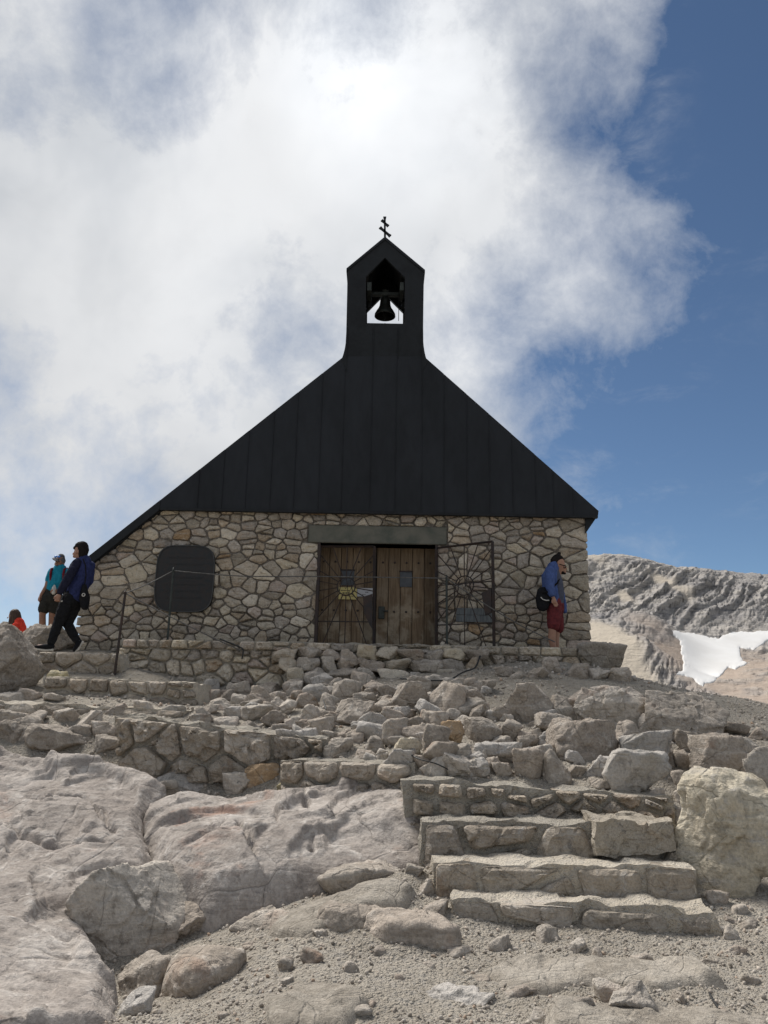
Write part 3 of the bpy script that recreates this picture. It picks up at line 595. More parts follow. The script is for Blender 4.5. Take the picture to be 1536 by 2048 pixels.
def cells(bound, rowh, aspect, seed, jit=.28, rects=(), quoin=False):
    r = random.Random(seed); xs = [p[0] for p in bound]; zs = [p[1] for p in bound]
    x0, x1, z0, z1 = min(xs), max(xs), min(zs), max(zs); seeds = []
    nrow = max(1, round((z1 - z0) / rowh)); z = z0
    hs = [r.uniform(.7, 1.3) for _ in range(nrow)]; k = (z1 - z0) / sum(hs); hs = [h * k for h in hs]
    for ri, h in enumerate(hs):
        x = x0 - r.uniform(0, .2) * (0 if quoin else 1); first = True
        while x < x1:
            wd = h * r.choice(aspect) * r.uniform(.8, 1.25)
            if quoin and (first or x1 - x < .75): wd = max(x1 - x, .2) if (not first and x1 - x < .75 and x1 - x < .62) else h * r.choice((1.5, 2.1))
            if r.random() < .20 and not first:
                seeds.append((x + wd / 2 + r.uniform(-.1, .1) * wd, z + h * r.uniform(.20, .30))); seeds.append((x + wd / 2 + r.uniform(-.15, .15) * wd, z + h * r.uniform(.70, .8)))
            else: seeds.append((x + wd / 2 + r.uniform(-.12, .12) * wd, z + h * (.5 + r.uniform(-jit, jit))))
            x += wd; first = False
        z += h
    S = np.array(seeds); out = []; ST = .72                 # stones are wider than tall
    for i in range(len(S)):
        d = np.hypot((S[:, 0] - S[i, 0]) * ST, S[:, 1] - S[i, 1]); poly = list(bound)
        for j in np.argsort(d)[1:26]:
            n = ((S[j, 0] - S[i, 0]) * ST * ST, S[j, 1] - S[i, 1]); m = ((S[j, 0] + S[i, 0]) / 2, (S[j, 1] + S[i, 1]) / 2)
            poly = clip(poly, n, n[0] * m[0] + n[1] * m[1])
            if len(poly) < 3: break
        for (a, b, c, e) in rects:                          # cut openings away, keep the largest piece
            if len(poly) < 3: break
            px_ = [q[0] for q in poly]; pz_ = [q[1] for q in poly]
            if max(px_) > a and min(px_) < b and max(pz_) > c and min(pz_) < e:
                cand = [clip(poly, (1, 0), a), clip(poly, (-1, 0), -b), clip(poly, (0, 1), c), clip(poly, (0, -1), -e)]
                poly = max(cand, key=area)
        if len(poly) >= 3 and area(poly) > .0035: out.append(poly)
    return out
def stone_mesh(poly, proud, back, frame, seed, fine=1, rough=.012, dome=.022):
    """one laid stone: irregular outline, chamfered and lumpy face; frame maps (u, v, h) to the world"""
    r = np.random.RandomState(seed); pts = np.array(poly); n = len(pts); M_ = 14 * fine if fine > 1 else 20; K = 3 + 2 * (fine - 1)
    # resample the outline, round the corners
    seg = np.linalg.norm(np.roll(pts, -1, 0) - pts, axis=1); cum = np.r_[0, np.cumsum(seg)]; tot = cum[-1]
    ts = (np.arange(M_) + .5) / M_ * tot; b = np.array([[np.interp(t, cum, np.r_[pts[:, k], pts[0, k]]) for k in (0, 1)] for t in ts])
    for _ in range(0 if fine == 1 else 1): b = .25 * np.roll(b, 1, 0) + .5 * b + .25 * np.roll(b, -1, 0)
    c = b.mean(0); sz = math.sqrt(area(poly)); b += r.normal(size=b.shape) * .018 * sz / fine
    tx, tz = r.normal(size=2) * .14; V = []
    def H(q, s):
        p3 = np.stack([q[:, 0], q[:, 1], np.full(len(q), seed * 1.37)], 1)
        return proud + dome * (1 - s ** 7) + (tx * (q[:, 0] - c[0]) + tz * (q[:, 1] - c[1])) * .5 * (1 - .35 * s) + rough * 1.2 * facets(p3 * (2.1 / sz), seed) + rough * .7 * fbm(p3 * (4.5 / sz), 3, seed)
    V.append(np.c_[b, np.full(M_, -back)])
    V.append(np.c_[b, np.full(M_, proud * .35)])
    qs, ss, dd = [], [], []
    for k in range(K):
        s = 1 - .10 - (k / K) * .9 if k else .965
        qs.append(c + (b - c) * s); ss.append(np.full(M_, s)); dd.append(np.full(M_, .5 * dome if k == 0 else 0))
    qs.append(c[None]); ss.append(np.zeros(1)); dd.append(np.zeros(1))
    qs = np.vstack(qs); hv = H(qs, np.concatenate(ss)) - np.concatenate(dd); hv = np.c_[qs, hv]
    for k in range(K): V.append(hv[k * M_:(k + 1) * M_])
    V.append(hv[K * M_:])
    F = []; nr = len(V) - 1
    for a in range(nr - 1):
        for k in range(M_): F.append((a * M_ + k, a * M_ + (k + 1) % M_, (a + 1) * M_ + (k + 1) % M_, (a + 1) * M_ + k))
    for k in range(M_): F.append(((nr - 1) * M_ + k, (nr - 1) * M_ + (k + 1) % M_, nr * M_))
    V = np.vstack(V); W3 = frame(V); cen = W3.mean(0)
    return W3 - cen, F, cen
def lay(parent, bound, frame, rowh, aspect, seed, joint=.012, proud=.03, back=.05, mat='wallstone', fine=1, rough=.012, dome=.022, rects=(), jit=.28, quoin=False, smooth=False, mats=None):
    inv = None; n = 0
    base = Vector(parent.location)
    for i, poly in enumerate(cells(bound, rowh, aspect, seed, jit, rects, quoin)):
        q = inset(poly, joint * (.6 + .9 * random.random()))
        if len(q) < 3 or area(q) < .0025: continue
        if sum(q[k][0] * q[(k + 1) % len(q)][1] - q[(k + 1) % len(q)][0] * q[k][1] for k in range(len(q))) < 0: q = q[::-1]
        V, F, c = stone_mesh(q, proud * random.uniform(.6, 1.4), back, frame, seed * 1000 + i, fine, rough, dome)
        m = mat if not mats else random.choice(mats)
        o = obj('stone', mesh_np('stone', V, F, smooth), M[m], parent); o.location = Vector(c) - base; n += 1
    return n

# ------------------------------------------------------------------ the chapel
YW = 13.5; YC = 13.36; YB = 21.0
def F2(px, py, Y): q = P(px, py, Y); return (q.x, q.z)
zb = T0 - .06
xl, _ = F2(158, 1250, YW); xr, _ = F2(1178, 1180, YW)
_, ztopL = F2(322, 1016, YW); _, ztopR = F2(1172, 1030, YW); ztop = (ztopL + ztopR) / 2 + .10
sx, sz_ = F2(322, 1016, YW); ex, ez = F2(163, 1130, YW)
chapel = thing('chapel', 'small stone chapel with black steep gable and bell tower on the terrace', 'chapel', ((xl + xr) / 2, YW, zb))
CO = Vector(chapel.location)
def part(name, me, mat, parent=None):
    """link a part built in world coordinates under the chapel (or one of its parts)"""
    par = parent or chapel; o = obj(name, me, M[mat], par); base = Vector(par.location) + (CO if par is not chapel else Vector())
    o.location = -base
    return o
slope = (sz_ - ez) / (sx - ex)
def zleft(x): return sz_ + (x - sx) * slope - .10
dxl, _ = F2(636, 1190, YW); dxr, _ = F2(872, 1190, YW); _, dzt = F2(756, 1088, YW); _, lzt = F2(756, 1053, YW); lxl, _ = F2(617, 1070, YW); lxr, _ = F2(893, 1070, YW)
# mortar core of the front wall with the door opening, then the other walls
bm = bmesh.new(); xk = sx + (ztop - (sz_ - .10)) / slope
prism(bm, [(xl + .02, zb), (dxl, zb), (dxl, dzt), (dxl, ztop), (xk, ztop), (xl + .02, zleft(xl))], YW, YW + .45)
prism(bm, [(dxr, zb), (xr - .02, zb), (xr - .02, ztop), (dxr, ztop)], YW, YW + .45)
prism(bm, [(dxl, dzt), (dxr, dzt), (dxr, ztop), (dxl, ztop)], YW + .003, YW + .447)
prism(bm, [(xl + .02, zb), (xl + .45, zb), (xl + .45, zleft(xl + .02)), (xl + .02, zleft(xl) - .05)], YW + .45, YB)
prism(bm, [(xr - .45, zb), (xr - .02, zb), (xr - .02, ztop - .1), (xr - .45, ztop - .1)], YW + .45, YB)
prism(bm, [(xl + .45, zb), (xr - .45, zb), (xr - .45, ztop), (xl + .9, ztop), (xl + .45, ztop - .6)], YB - .4, YB)
wall = part('wall', bm, 'mortar')
wall.location = (0, 0, 0); wall.data.transform(Matrix.Translation(-CO))
class _Fr: pass
def lay_wall():
    bound = [(xl - .05, zb), (xr + .01, zb), (xr + .01, ztop - .02), (sx + .03, ztop - .02), (xl - .05, zleft(xl - .05) - .02)]
    def fr(V): return np.stack([V[:, 0], YW - V[:, 2], V[:, 1]], 1)
    prx = _Fr(); prx.location = CO
    n0 = len(bpy.data.objects)
    tmp = wall; loc = Vector(tmp.location)
    for i, poly in enumerate(cells(bound, .172, (.8, 1.0, 1.4, 1.9, 2.5), 4, .42, [(dxl - .005, dxr + .005, zb - 1, dzt + .01), (lxl - .01, lxr + .01, dzt, lzt)], True)):
        q = inset(poly, .006 + .012 * random.random())
        if len(q) < 3 or area(q) < .003: continue
        V, F, c = stone_mesh(q, random.uniform(.012, .050), .09, fr, 4000 + i, 1, .022, .014)
        o = obj('stone', mesh_np('stone', V, F), M['orange'] if i % 53 == 7 else M['wallstone'], wall); o.location = Vector(c) - CO
lay_wall()
part('lintel', boxm((lxl, YW - .045, dzt), (lxr, YW + .447, lzt), .012), 'lintel')
# roof: two slopes with thickness, overhanging front and right side
gl = F2(688, 713, YC); gr = F2(848, 713, YC); er = F2(1197, 1022, YC); el = F2(158, 1128, YC); cl = F2(320, 1017, YC); cr = F2(1196, 1031, YC)
apx = (gl[0] + gr[0]) / 2; sR = (gr[1] - er[1]) / (er[0] - gr[0]); apz = gr[1] + sR * (gr[0] - apx)
sL = (gl[1] - el[1]) / (gl[0] - el[0]); apz = min(apz, gl[1] + sL * (apx - gl[0]))
bm = bmesh.new(); th = .13
prism(bm, [(el[0], el[1]), (apx, el[1] + sL * (apx - el[0])), (apx, el[1] + sL * (apx - el[0]) - th * 1.3), (el[0] + .06, el[1] - th)], YC + .035, YB + .2)
zr = er[1] + sR * (er[0] - apx)
prism(bm, [(apx + .001, zr - .004), (er[0], er[1]), (er[0] - .02, er[1] - .10), (apx + .001, zr - th * 1.35)], YC + .035, YB + .2)
roof = part('roof', bm, 'cladding')
soff = bmesh.new(); prism(soff, [(xr - .03, F2(1172, 1068, YW)[1]), (er[0] - .03, er[1] - .11), (er[0] - .06, er[1] - .055), (xr - .03, er[1] - .055)], YC + .06, YB)
part('eave_soffit', soff, 'tower')
# left verge board along the low sloping part
vb = bmesh.new(); prism(vb, [(el[0], el[1] + .003), (cl[0] - .004, el[1] + .003 + sL * (cl[0] - .004 - el[0])), (cl[0] - .004, cl[1] - .02), (el[0] + .05, el[1] - .13)], YC - .012, YW + .05)
part('verge_board', vb, 'tower')
# gable cladding in single standing sheets
clad = thing('gable_cladding', '', ''); del clad['label']; del clad['category']; clad.parent = chapel; clad.location = (0, 0, 0)
outl = [cl, cr, er, gr, gl]
seams = [F2(x, 980, YC)[0] for x in (300, 397, 445, 492, 541, 588, 637, 683, 740, 790, 843, 888, 935, 980, 1026, 1072, 1107, 1146, 1215)]
_gtop = gl[1]
for a, b in zip(seams, seams[1:]):
    poly = clip(clip([cl, cr, er, gr, gl, (cl[0], el[1] + .003 + sL * (cl[0] - el[0]))], (-1, 0), -a), (1, 0), b - .004)
    if len(poly) < 3: continue
    bm = bmesh.new(); vs = []
    for x, z in poly:
        t = (x - a) / (b - a); vs.append((x, YC - .004 - .006 * t, z))
    f = [bm.verts.new(v) for v in vs]; g = [bm.verts.new((v[0], YC + .03, v[2])) for v in vs]; n = len(f)
    bm.faces.new(f); bm.faces.new(g[::-1])
    for i in range(n): bm.faces.new((f[i], g[i], g[(i + 1) % n], f[(i + 1) % n]))
    zs = [z for x, z in poly if abs(x - (b - .004)) < .01]                        # the standing seam at the lap
    if len(zs) >= 2: box(bm, (b - .009, YC - .018, min(zs) + .004), (b + .001, YC - .010, max(zs) - .03))
    part('panel', bm, 'cladding', clad)
part('gable_drip_edge', boxm((cl[0] + .01, YC - .032, min(cl[1], cr[1]) - .03), (cr[0] - .01, YC + .05, min(cl[1], cr[1]) + .012)), 'tower', clad)
# backing of the gable between the wall and the sheets
bk = bmesh.new(); prism(bk, [(cl[0] + .1, ztop - .1), (cr[0] - .1, ztop - .1), (gr[0], gr[1] - .25), (gl[0], gl[1] - .25)], YC + .05, YW + .3); part('gable_backing', bk, 'tower', clad)
# bell tower
TD = 1.40; YT = YC - .004
tl = F2(692, 690, YT); tr = F2(846, 690, YT); tsl = F2(695, 536, YT); tsr = F2(848, 539, YT); tap = F2(770, 474, YT)
ol = F2(732, 646, YT); orr = F2(809, 646, YT); otl = F2(732, 553, YT); otr = F2(810, 553, YT); oap = F2(770, 515, YT)
tower = thing('bell_tower', '', ''); del tower['label']; del tower['category']; tower.parent = chapel; tower.location = (0, 0, 0)
def tower_face(y0, y1):
    bm = bmesh.new(); lo = gl[1] - .30
    prism(bm, [(tl[0] - .05, lo), (tr[0] + .05, lo), (tr[0] + .01, gl[1] + .10), (tr[0], ol[1]), (tl[0], ol[1]), (tl[0] - .01, gl[1] + .10)], y0, y1)
    prism(bm, [(tl[0], ol[1]), (ol[0], ol[1]), (otl[0], otl[1]), (tsl[0], tsl[1])], y0, y1)
    prism(bm, [(orr[0], ol[1]), (tr[0], ol[1]), (tsr[0], tsr[1]), (otr[0], otl[1])], y0, y1)
    prism(bm, [(tsl[0], tsl[1]), (otl[0], otl[1]), (oap[0], oap[1]), (tap[0], tap[1] - .03)], y0, y1)
    prism(bm, [(tap[0], tap[1] - .03), (oap[0], oap[1]), (otr[0], otl[1]), (tsr[0], tsr[1])], y0, y1)
    return bm
part('front_face', tower_face(YT, YT + .07), 'tower', tower)
part('back_face', tower_face(YT + TD - .07, YT + TD), 'tower', tower)
for nm, A, B, s in (('side_face', tl, tsl, 1), ('side_face', tr, tsr, -1)):
    bm = bmesh.new(); prism(bm, [(A[0], gl[1] - .3), (A[0] + s * .06, gl[1] - .3), (B[0] + s * .06, B[1]), (B[0], B[1])], YT + .07, YT + TD - .07); part(nm, bm, 'tower', tower)
for A, s in ((tsl, -1), (tsr, 1)):
    bm = bmesh.new(); k = (tap[1] - A[1]) / (tap[0] - A[0]); e = A[0] + s * .018
    prism(bm, [(tap[0], tap[1]), (e, tap[1] + k * (e - tap[0])), (e, tap[1] + k * (e - tap[0]) - .06), (tap[0], tap[1] - .06)], YT - .02, YT + TD + .02); part('tower_roof', bm, 'cladding', tower)
part('belfry_floor', boxm((tl[0] + .06, YT + .07, ol[1] - .1), (tr[0] - .06, YT + TD - .07, ol[1] - .03)), 'tower', tower)
# flared sheets where the tower meets the slopes
for sgn, base, top, sl in ((-1, gl, tl, sL), (1, gr, tr, sR)):
    bm = bmesh.new(); x0 = top[0]; zc = top[1]
    c0 = Vector((x0 + sgn * .002, zc + .14)); c2 = Vector((x0 + sgn * .08, gl[1] - .08 * sl - .01)); c1 = Vector((x0 + sgn * .008, zc - .12))
    cur = [((1 - t) ** 2 * c0 + 2 * t * (1 - t) * c1 + t * t * c2) for t in [i / 8 for i in range(9)]]
    pts = [(q.x, q.y) for q in cur] + [(x0 - sgn * .03, gl[1] - .30), (x0 - sgn * .03, zc + .14)]
    prism(bm, pts, YC - .014, YT + TD); part('flared_flashing', bm, 'tower', tower)
for x, z0 in ((692, 650), (744, 650), (793, 650), (840, 650)):
    a = F2(x + 3, z0 + 6, YT); part('seam', boxm((a[0], YT - .018, gl[1] - .02), (a[0] + .010, YT + .01, a[1])), 'tower', tower)
for x0, x1 in ((737, 742), (801, 806)):
    a = F2(x0, 634, YT + .95); b = F2(x1 + 3, 560, YT + .95)
    part('bell_frame_post', boxm((a[0], YT + .55, a[1]), (b[0], YT + .62, b[1] + .25)), 'tower', tower)
for x0, x1 in ((734, 743), (800, 808)):
    a = F2(x0, 576, YT); b = F2(x1, 560, YT); part('bracket', boxm((a[0], YT + .08, a[1]), (b[0], YT + .5, b[1])), 'greeniron', tower)
# slanting cross
bm = bmesh.new(); yx = YT + .25
def bar(p, q, r0):
    a = P(*p, yx); b = P(*q, yx); d = (b - a).normalized(); n = Vector((-d.z, 0, d.x)); u = Vector((0, 1, 0))
    vs = []
    for t, fl in ((a, 1.35), (a + d * .05, .9), ((a + b) / 2, .85), (b - d * .05, .9), (b, 1.35)):
        vs.append([bm.verts.new(t + n * r0 * fl * sx_ + u * .018 * sy_) for sx_, sy_ in ((-1, -1), (1, -1), (1, 1), (-1, 1))])
    for r_, s_ in zip(vs, vs[1:]):
        for k in range(4): bm.faces.new((r_[k], r_[(k + 1) % 4], s_[(k + 1) % 4], s_[k]))
    bm.faces.new(vs[0][::-1]); bm.faces.new(vs[-1])
bar((770, 482), (769.5, 434), .022); bar((763.5, 440.5), (776.5, 452.5), .020); bar((760, 455), (780.5, 472.5), .023)
part('cross', bm, 'tower', tower)
# the bell hangs inside: its own thing
yb = YT + .62; bc = P(770, 628, yb); bell = thing('church_bell', 'dark bronze bell hanging in the opening of the black tower', 'bell', (bc.x, yb, bc.z))
k = 14.0 / FPX
prof = [(23, -6), (22.5, -1), (19, 6), (14.5, 13), (12.2, 20), (11.5, 27), (11, 33), (9, 37.5), (5, 39.5), (0.3, 40)]
bm = bmesh.new(); rings = []
for q, h in prof: rings.append([bm.verts.new((q * k * math.cos(2 * math.pi * i / 32), q * k * math.sin(2 * math.pi * i / 32), h * k)) for i in range(32)])
inn = []
for q, h in prof[:6]: inn.append([bm.verts.new(((q - 2) * k * math.cos(2 * math.pi * i / 32), (q - 2) * k * math.sin(2 * math.pi * i / 32), (h + .3) * k)) for i in range(32)])
for rr in (rings, inn):
    for a, b in zip(rr, rr[1:]):
        for i in range(32): f = bm.faces.new((a[i], a[(i + 1) % 32], b[(i + 1) % 32], b[i])); f.smooth = True
for i in range(32): bm.faces.new((rings[0][i], rings[0][(i + 1) % 32], inn[0][(i + 1) % 32], inn[0][i]))
bm.faces.new(inn[-1]); bm.faces.new(rings[-1])
obj('bell_body', bm, M['bronze'], bell)
bm = bmesh.new(); box(bm, (-30 * k, -.05, 43 * k), (30 * k, .05, 51 * k), .008); obj('yoke', bm, M['greeniron'], bell)
bm = bmesh.new(); tube(bm, [(0, 0, 38 * k), (0, 0, 57 * k)], .045); tube(bm, [(-.05, 0, 40 * k), (-.05, 0, 58 * k)], .015); tube(bm, [(.05, 0, 40 * k), (.05, 0, 58 * k)], .015); obj('crown_strap', bm, M['greeniron'], bell)
bm = bmesh.new(); tube(bm, [(0, 0, 22 * k), (0, 0, -8 * k), (0, 0, -14 * k)], [.012, .02, .016]); obj('clapper', bm, M['bronze'], bell)
bm = bmesh.new(); tube(bm, [(29 * k, 0, 47 * k), (30 * k, 0, 20 * k), (30 * k, 0, -16 * k)], .006); obj('bell_rope', bm, M['darkcable'], bell)

# doors
YD = 13.84; dm = F2(752, 1190, YD)[0]; d0 = F2(636, 1190, YD)[0] - .02; d1 = F2(870, 1190, YD)[0] + .02; dtop = F2(756, 1098, YD)[1] + .03
def leaf(xa, xb, hatch, nail_rows):
    L = thing('door_leaf', '', ''); del L['label']; del L['category']; L.parent = chapel; L.location = (0, 0, 0)
    n = 5; wd = (xb - xa) / n
    hx0, hz1 = F2(hatch[0], hatch[1], YD - .03); hx1, hz0 = F2(hatch[2], hatch[3], YD - .03)
    for i in range(n):
        yo = random.uniform(0, .008); part('plank', boxm((xa + i * wd + .004, YD - yo, zb + .02), (xa + (i + 1) * wd - .004, YD + .06, dtop), .005), 'wood', L)
    part('hatch', boxm((hx0, YD - .022, hz0), (hx1, YD + .0, hz1), .004), 'peep', L)
    part('hatch_frame', boxm((hx0 - .012, YD - .030, hz1), (hx1 + .012, YD + .0, hz1 + .025), .003), 'iron', L)
    for py in nail_rows:
        for i in range(n):
            z = F2(700, py, YD)[1]; bm = bmesh.new(); bmesh.ops.create_uvsphere(bm, u_segments=8, v_segments=5, radius=.020, matrix=Matrix.Translation((xa + (i + .5) * wd, YD - .012, z)) @ Matrix.Diagonal((1, .6, 1, 1)))
            part('bolt', bm, 'iron', L)
    return L
leaf(d0, dm - .006, (683, 1141, 708, 1171), (1124, 1221))
L2d = leaf(dm + .006, d1, (800, 1144, 824, 1174), (1124, 1222))
a = F2(757, 1213, YD); b = F2(769, 1238, YD); bm = boxm((a[0], YD - .028, b[1]), (b[0], YD, a[1]), .008); box(bm, (b[0] - .03, YD - .06, a[1] - .09), (b[0] + .06, YD - .029, a[1] - .07), .004); part('lock_plate', bm, 'greeniron', L2d)
part('door_frame', boxm((d0 - .02, YD - .06, dtop + .002), (d1 + .02, YD + .09, dzt + .2)), 'lintel')
bk = bmesh.new(); box(bk, (d0 - .05, YD + .065, zb), (d1 + .05, YD + .1, dzt)); part('door_backing', bk, 'tower')
part('threshold', boxm((dxl + .01, YW - .02, zb + .004), (dxr - .01, YD + .06, zb + .05), .01), 'lintel')
# iron sunburst gates
def gate(c4, ring, rad, rails, lock, skip=()):
    TL, TR, BL, BR = c4; g = thing('iron_gate', '', ''); del g['label']; del g['category']; g.parent = chapel; g.location = (0, 0, 0)
    def uv(u, v): return (TL * (1 - u) + TR * u) * v + (BL * (1 - u) + BR * u) * (1 - v)
    bm = bmesh.new(); r0 = .026
    for a, b in (((0, 0), (0, 1)), ((1, 0), (1, 1)), ((0, 1), (1, 1)), ((0, .02), (1, .02))): tube(bm, [uv(*a), uv(*b)], r0 if a[0] == b[0] else .020, 4)
    part('gate_frame', bm, 'iron', g)
    wd = (TR - TL).length; hh = (TL - BL).length; cu, cv = ring
    for rv in rails: part('rail', tubem([uv(0, rv), uv(1, rv)], .010, 6), 'iron', g)
    bm = bmesh.new(); pts = [uv(cu + rad * math.cos(t) / wd, cv + rad * math.sin(t) / hh) for t in [2 * math.pi * i / 24 for i in range(25)]]
    tube(bm, pts, .011, 6, False); part('ring', bm, 'iron', g)
    for i in range(18):
        if i in skip: continue
        t = 2 * math.pi * (i + .5) / 18; c, s = math.cos(t), math.sin(t)
        ku = ((1 - cu) if c > 0 else cu) * wd / max(abs(c), 1e-6); kv = ((1 - cv) if s > 0 else cv) * hh / max(abs(s), 1e-6); q = min(ku, kv)
        part('ray_rod', tubem([uv(cu + rad * c / wd, cv + rad * s / hh), uv(cu + q * c / wd, cv + q * s / hh)], .0095, 5), 'iron', g)
    zz_ = [(-.75, -.62), (-.5, .72), (-.05, -.30), (.45, .74), (.72, -.6)]
    part('monogram', tubem([uv(cu + a * rad / wd, cv + b * rad / hh) for a, b in zz_], .010, 5), 'iron', g)
    part('monogram', tubem([uv(cu + a * rad / wd, cv + b * rad / hh) for a, b in ((-.8, .2), (0, .95), (.25, -.9), (.8, .35))], .008, 5), 'iron', g)
    bm = bmesh.new(); pl = [uv(*q) for q in lock]; nrm = (TR - TL).cross(BL - TL).normalized() * .02
    f = [bm.verts.new(q + nrm) for q in pl]; b2 = [bm.verts.new(q - nrm) for q in pl]; n = len(f); bm.faces.new(f); bm.faces.new(b2[::-1])
    for i in range(n): bm.faces.new((f[i], b2[i], b2[(i + 1) % n], f[(i + 1) % n]))
    part('lock_box', bm, 'iron', g)
    return g
YG = 13.50
gate((P(640, 1093, YG), P(749, 1093, YG), Vector((P(634, 1190, YG).x, YG, zb + .05)), Vector((P(750, 1190, YG).x, YG, zb + .05))), (.5, .62), .150, (.29,), [(.80, .52), (.97, .55), (.97, .22), (.83, .36)])
gh = P(873, 1096, 13.44); gf = P(985, 1083, 13.02)
gB = Vector((gh.x, gh.y, zb + .05)); gFb = Vector((gf.x, gf.y, zb + .05))
gate((gh, gf, gB, gFb), (.5, .62), .160, (.27, .64), [(.80, .54), (.97, .57), (.97, .36), (.86, .34)])
part('gate_post', boxm((dxl - .035, YW - .05, zb + .03), (dxl + .015, YW + .03, dzt - .002), .004), 'iron')
part('gate_post', boxm((dxr - .015, YW - .05, zb + .03), (dxr + .022, YW + .03, dzt - .002), .004), 'iron')

# notices on the door, board and plaque on the wall
def card(nm, label, x0, y0, x1, y1, mat, lines, cat='sign'):
    a = F2(x0, y1, YD - .045); b = F2(x1, y0, YD - .045); c = thing(nm, label, cat, ((a[0] + b[0]) / 2, YD - .045, a[1]))
    wd = b[0] - a[0]; hh = b[1] - a[1]; obj('card', boxm((-wd / 2, -.004, 0), (wd / 2, .012, hh), .001), M[mat], c)
    for u0, u1, v, th_ in lines:
        bm = bmesh.new(); u = u0
        while u < u1:                                       # broken strokes: the print is too small to read
            l = random.uniform(.03, .09); box(bm, (-wd / 2 + u * wd, -.0062, (v - th_ / 2) * hh), (-wd / 2 + min(u + l, u1) * wd, -.0042, (v + th_ / 2) * hh)); u += l + .022
        obj('print_line', bm, M['ink'], c)
card('notice', 'yellow notice card on the left door leaf', 677, 1175, 714, 1198.5, 'yellowsign', [(.12, .64, .73, .07), (.22, .62, .52, .10), (.66, .82, .45, .11), (.15, .4, .3, .06), (.45, .62, .3, .06), (.66, .9, .28, .06)])
card('notice', 'white notice card right of the yellow one on the door', 714.5, 1176.5, 748, 1193, 'whitesign', [(.32, .76, .80, .08), (.48, .66, .52, .09), (.3, .5, .22, .08)])
a = F2(912, 1244, YW - .06); b = F2(988, 1217, YW - .06)
bd_ = thing('name_board', 'weathered grey blue wooden board on the wall behind the open gate', 'board', ((a[0] + b[0]) / 2, YW - .06, a[1]))
wd = b[0] - a[0]; hh = b[1] - a[1]
for q in (0, 1): obj('plank', boxm((-wd / 2, -.02 + .004 * q, q * hh / 2 + .003), (wd / 2, .015, (q + 1) * hh / 2 - .003), .004), M['board'], bd_)
def superpoly(cx, cz, n=40, e=4.2):
    out = []
    for i in range(n):
        t = 2 * math.pi * i / n; c, s = math.cos(t), math.sin(t); x = math.copysign(abs(c) ** (2 / e), c); z = math.copysign(abs(s) ** (2 / e), s); out.append((cx * x, cz * z))
    return out
pc = P(370, 1157, YW - .09); pl = thing('memorial_plaque', 'large black bronze plaque with rounded corners on the left wall', 'plaque', (pc.x, YW - .1, pc.z))
cx_ = (430 - 311) / 2 / FPX * YW * .985; cz_ = (1225 - 1090) / 2 / FPX * YW * 1.0
bm = bmesh.new(); prism(bm, superpoly(cx_, cz_), -.015, .09); obj('plaque_plate', bm, M['plaque'], pl)
bm = bmesh.new(); o1 = superpoly(cx_, cz_); i1 = superpoly(cx_ - .012, cz_ - .012); n = len(o1)
vs = [[bm.verts.new((x, y, z)) for x, z in pp] for pp, y in ((o1, -.0155), (o1, -.03), (i1, -.03), (i1, -.0155))]
for a, b in zip(vs, vs[1:]):
    for i in range(n): bm.faces.new((a[i], a[(i + 1) % n], b[(i + 1) % n], b[i]))
obj('plaque_rim', bm, M['plaquerim'], pl)
for row in range(7):                                        # raised lines of cast lettering, worn beyond reading
    z = cz_ * (.62 - row * .2); bm = bmesh.new(); x = -cx_ * .62
    while x < cx_ * .62:
        l = random.uniform(.012, .03); box(bm, (x, -.020, z - .012), (x + l, -.0152, z + random.uniform(.008, .016))); x += l + .012
    obj('raised_lettering', bm, M['plaque'], pl)

# ------------------------------------------------------------------ rough blocks, terrace, steps
def hexa(c8, res, amp, seed, freq=5.0):
    """hexahedron (8 corners, bottom ring then top ring, front-left first, counter-clockwise) with a broken surface"""
    C = [np.array(c) for c in c8]; nx_, ny_, nz_ = res; vid = {}; V = []; F = []
    def vert(i, j, k):
        if (i, j, k) not in vid:
            u, v, w_ = i / nx_, j / ny_, k / nz_
            p = ((C[0] * (1 - u) + C[1] * u) * (1 - v) + (C[3] * (1 - u) + C[2] * u) * v) * (1 - w_) + ((C[4] * (1 - u) + C[5] * u) * (1 - v) + (C[7] * (1 - u) + C[6] * u) * v) * w_
            vid[i, j, k] = len(V); V.append(p)
        return vid[i, j, k]
    def grid(n, m, f):
        for a in range(n):
            for b in range(m): F.append((f(a, b), f(a + 1, b), f(a + 1, b + 1), f(a, b + 1)))
    grid(nx_, nz_, lambda a, b: vert(a, 0, b)); grid(nx_, nz_, lambda a, b: vert(nx_ - a, ny_, b))
    grid(ny_, nz_, lambda a, b: vert(0, ny_ - a, b)); grid(ny_, nz_, lambda a, b: vert(nx_, a, b))
    grid(nx_, ny_, lambda a, b: vert(a, b, nz_)); grid(nx_, ny_, lambda a, b: vert(a, ny_ - b, 0))
    V = np.array(V); q = V * freq
    V = V + amp * np.stack([fbm(q, 4, seed), fbm(q + 40, 4, seed + 1), fbm(q + 80, 4, seed + 2)], 1) + amp * .6 * np.stack([facets(q * .9, seed), facets(q * .9 + 9, seed + 1), facets(q * .9 + 5, seed + 2)], 1)
    return V, F
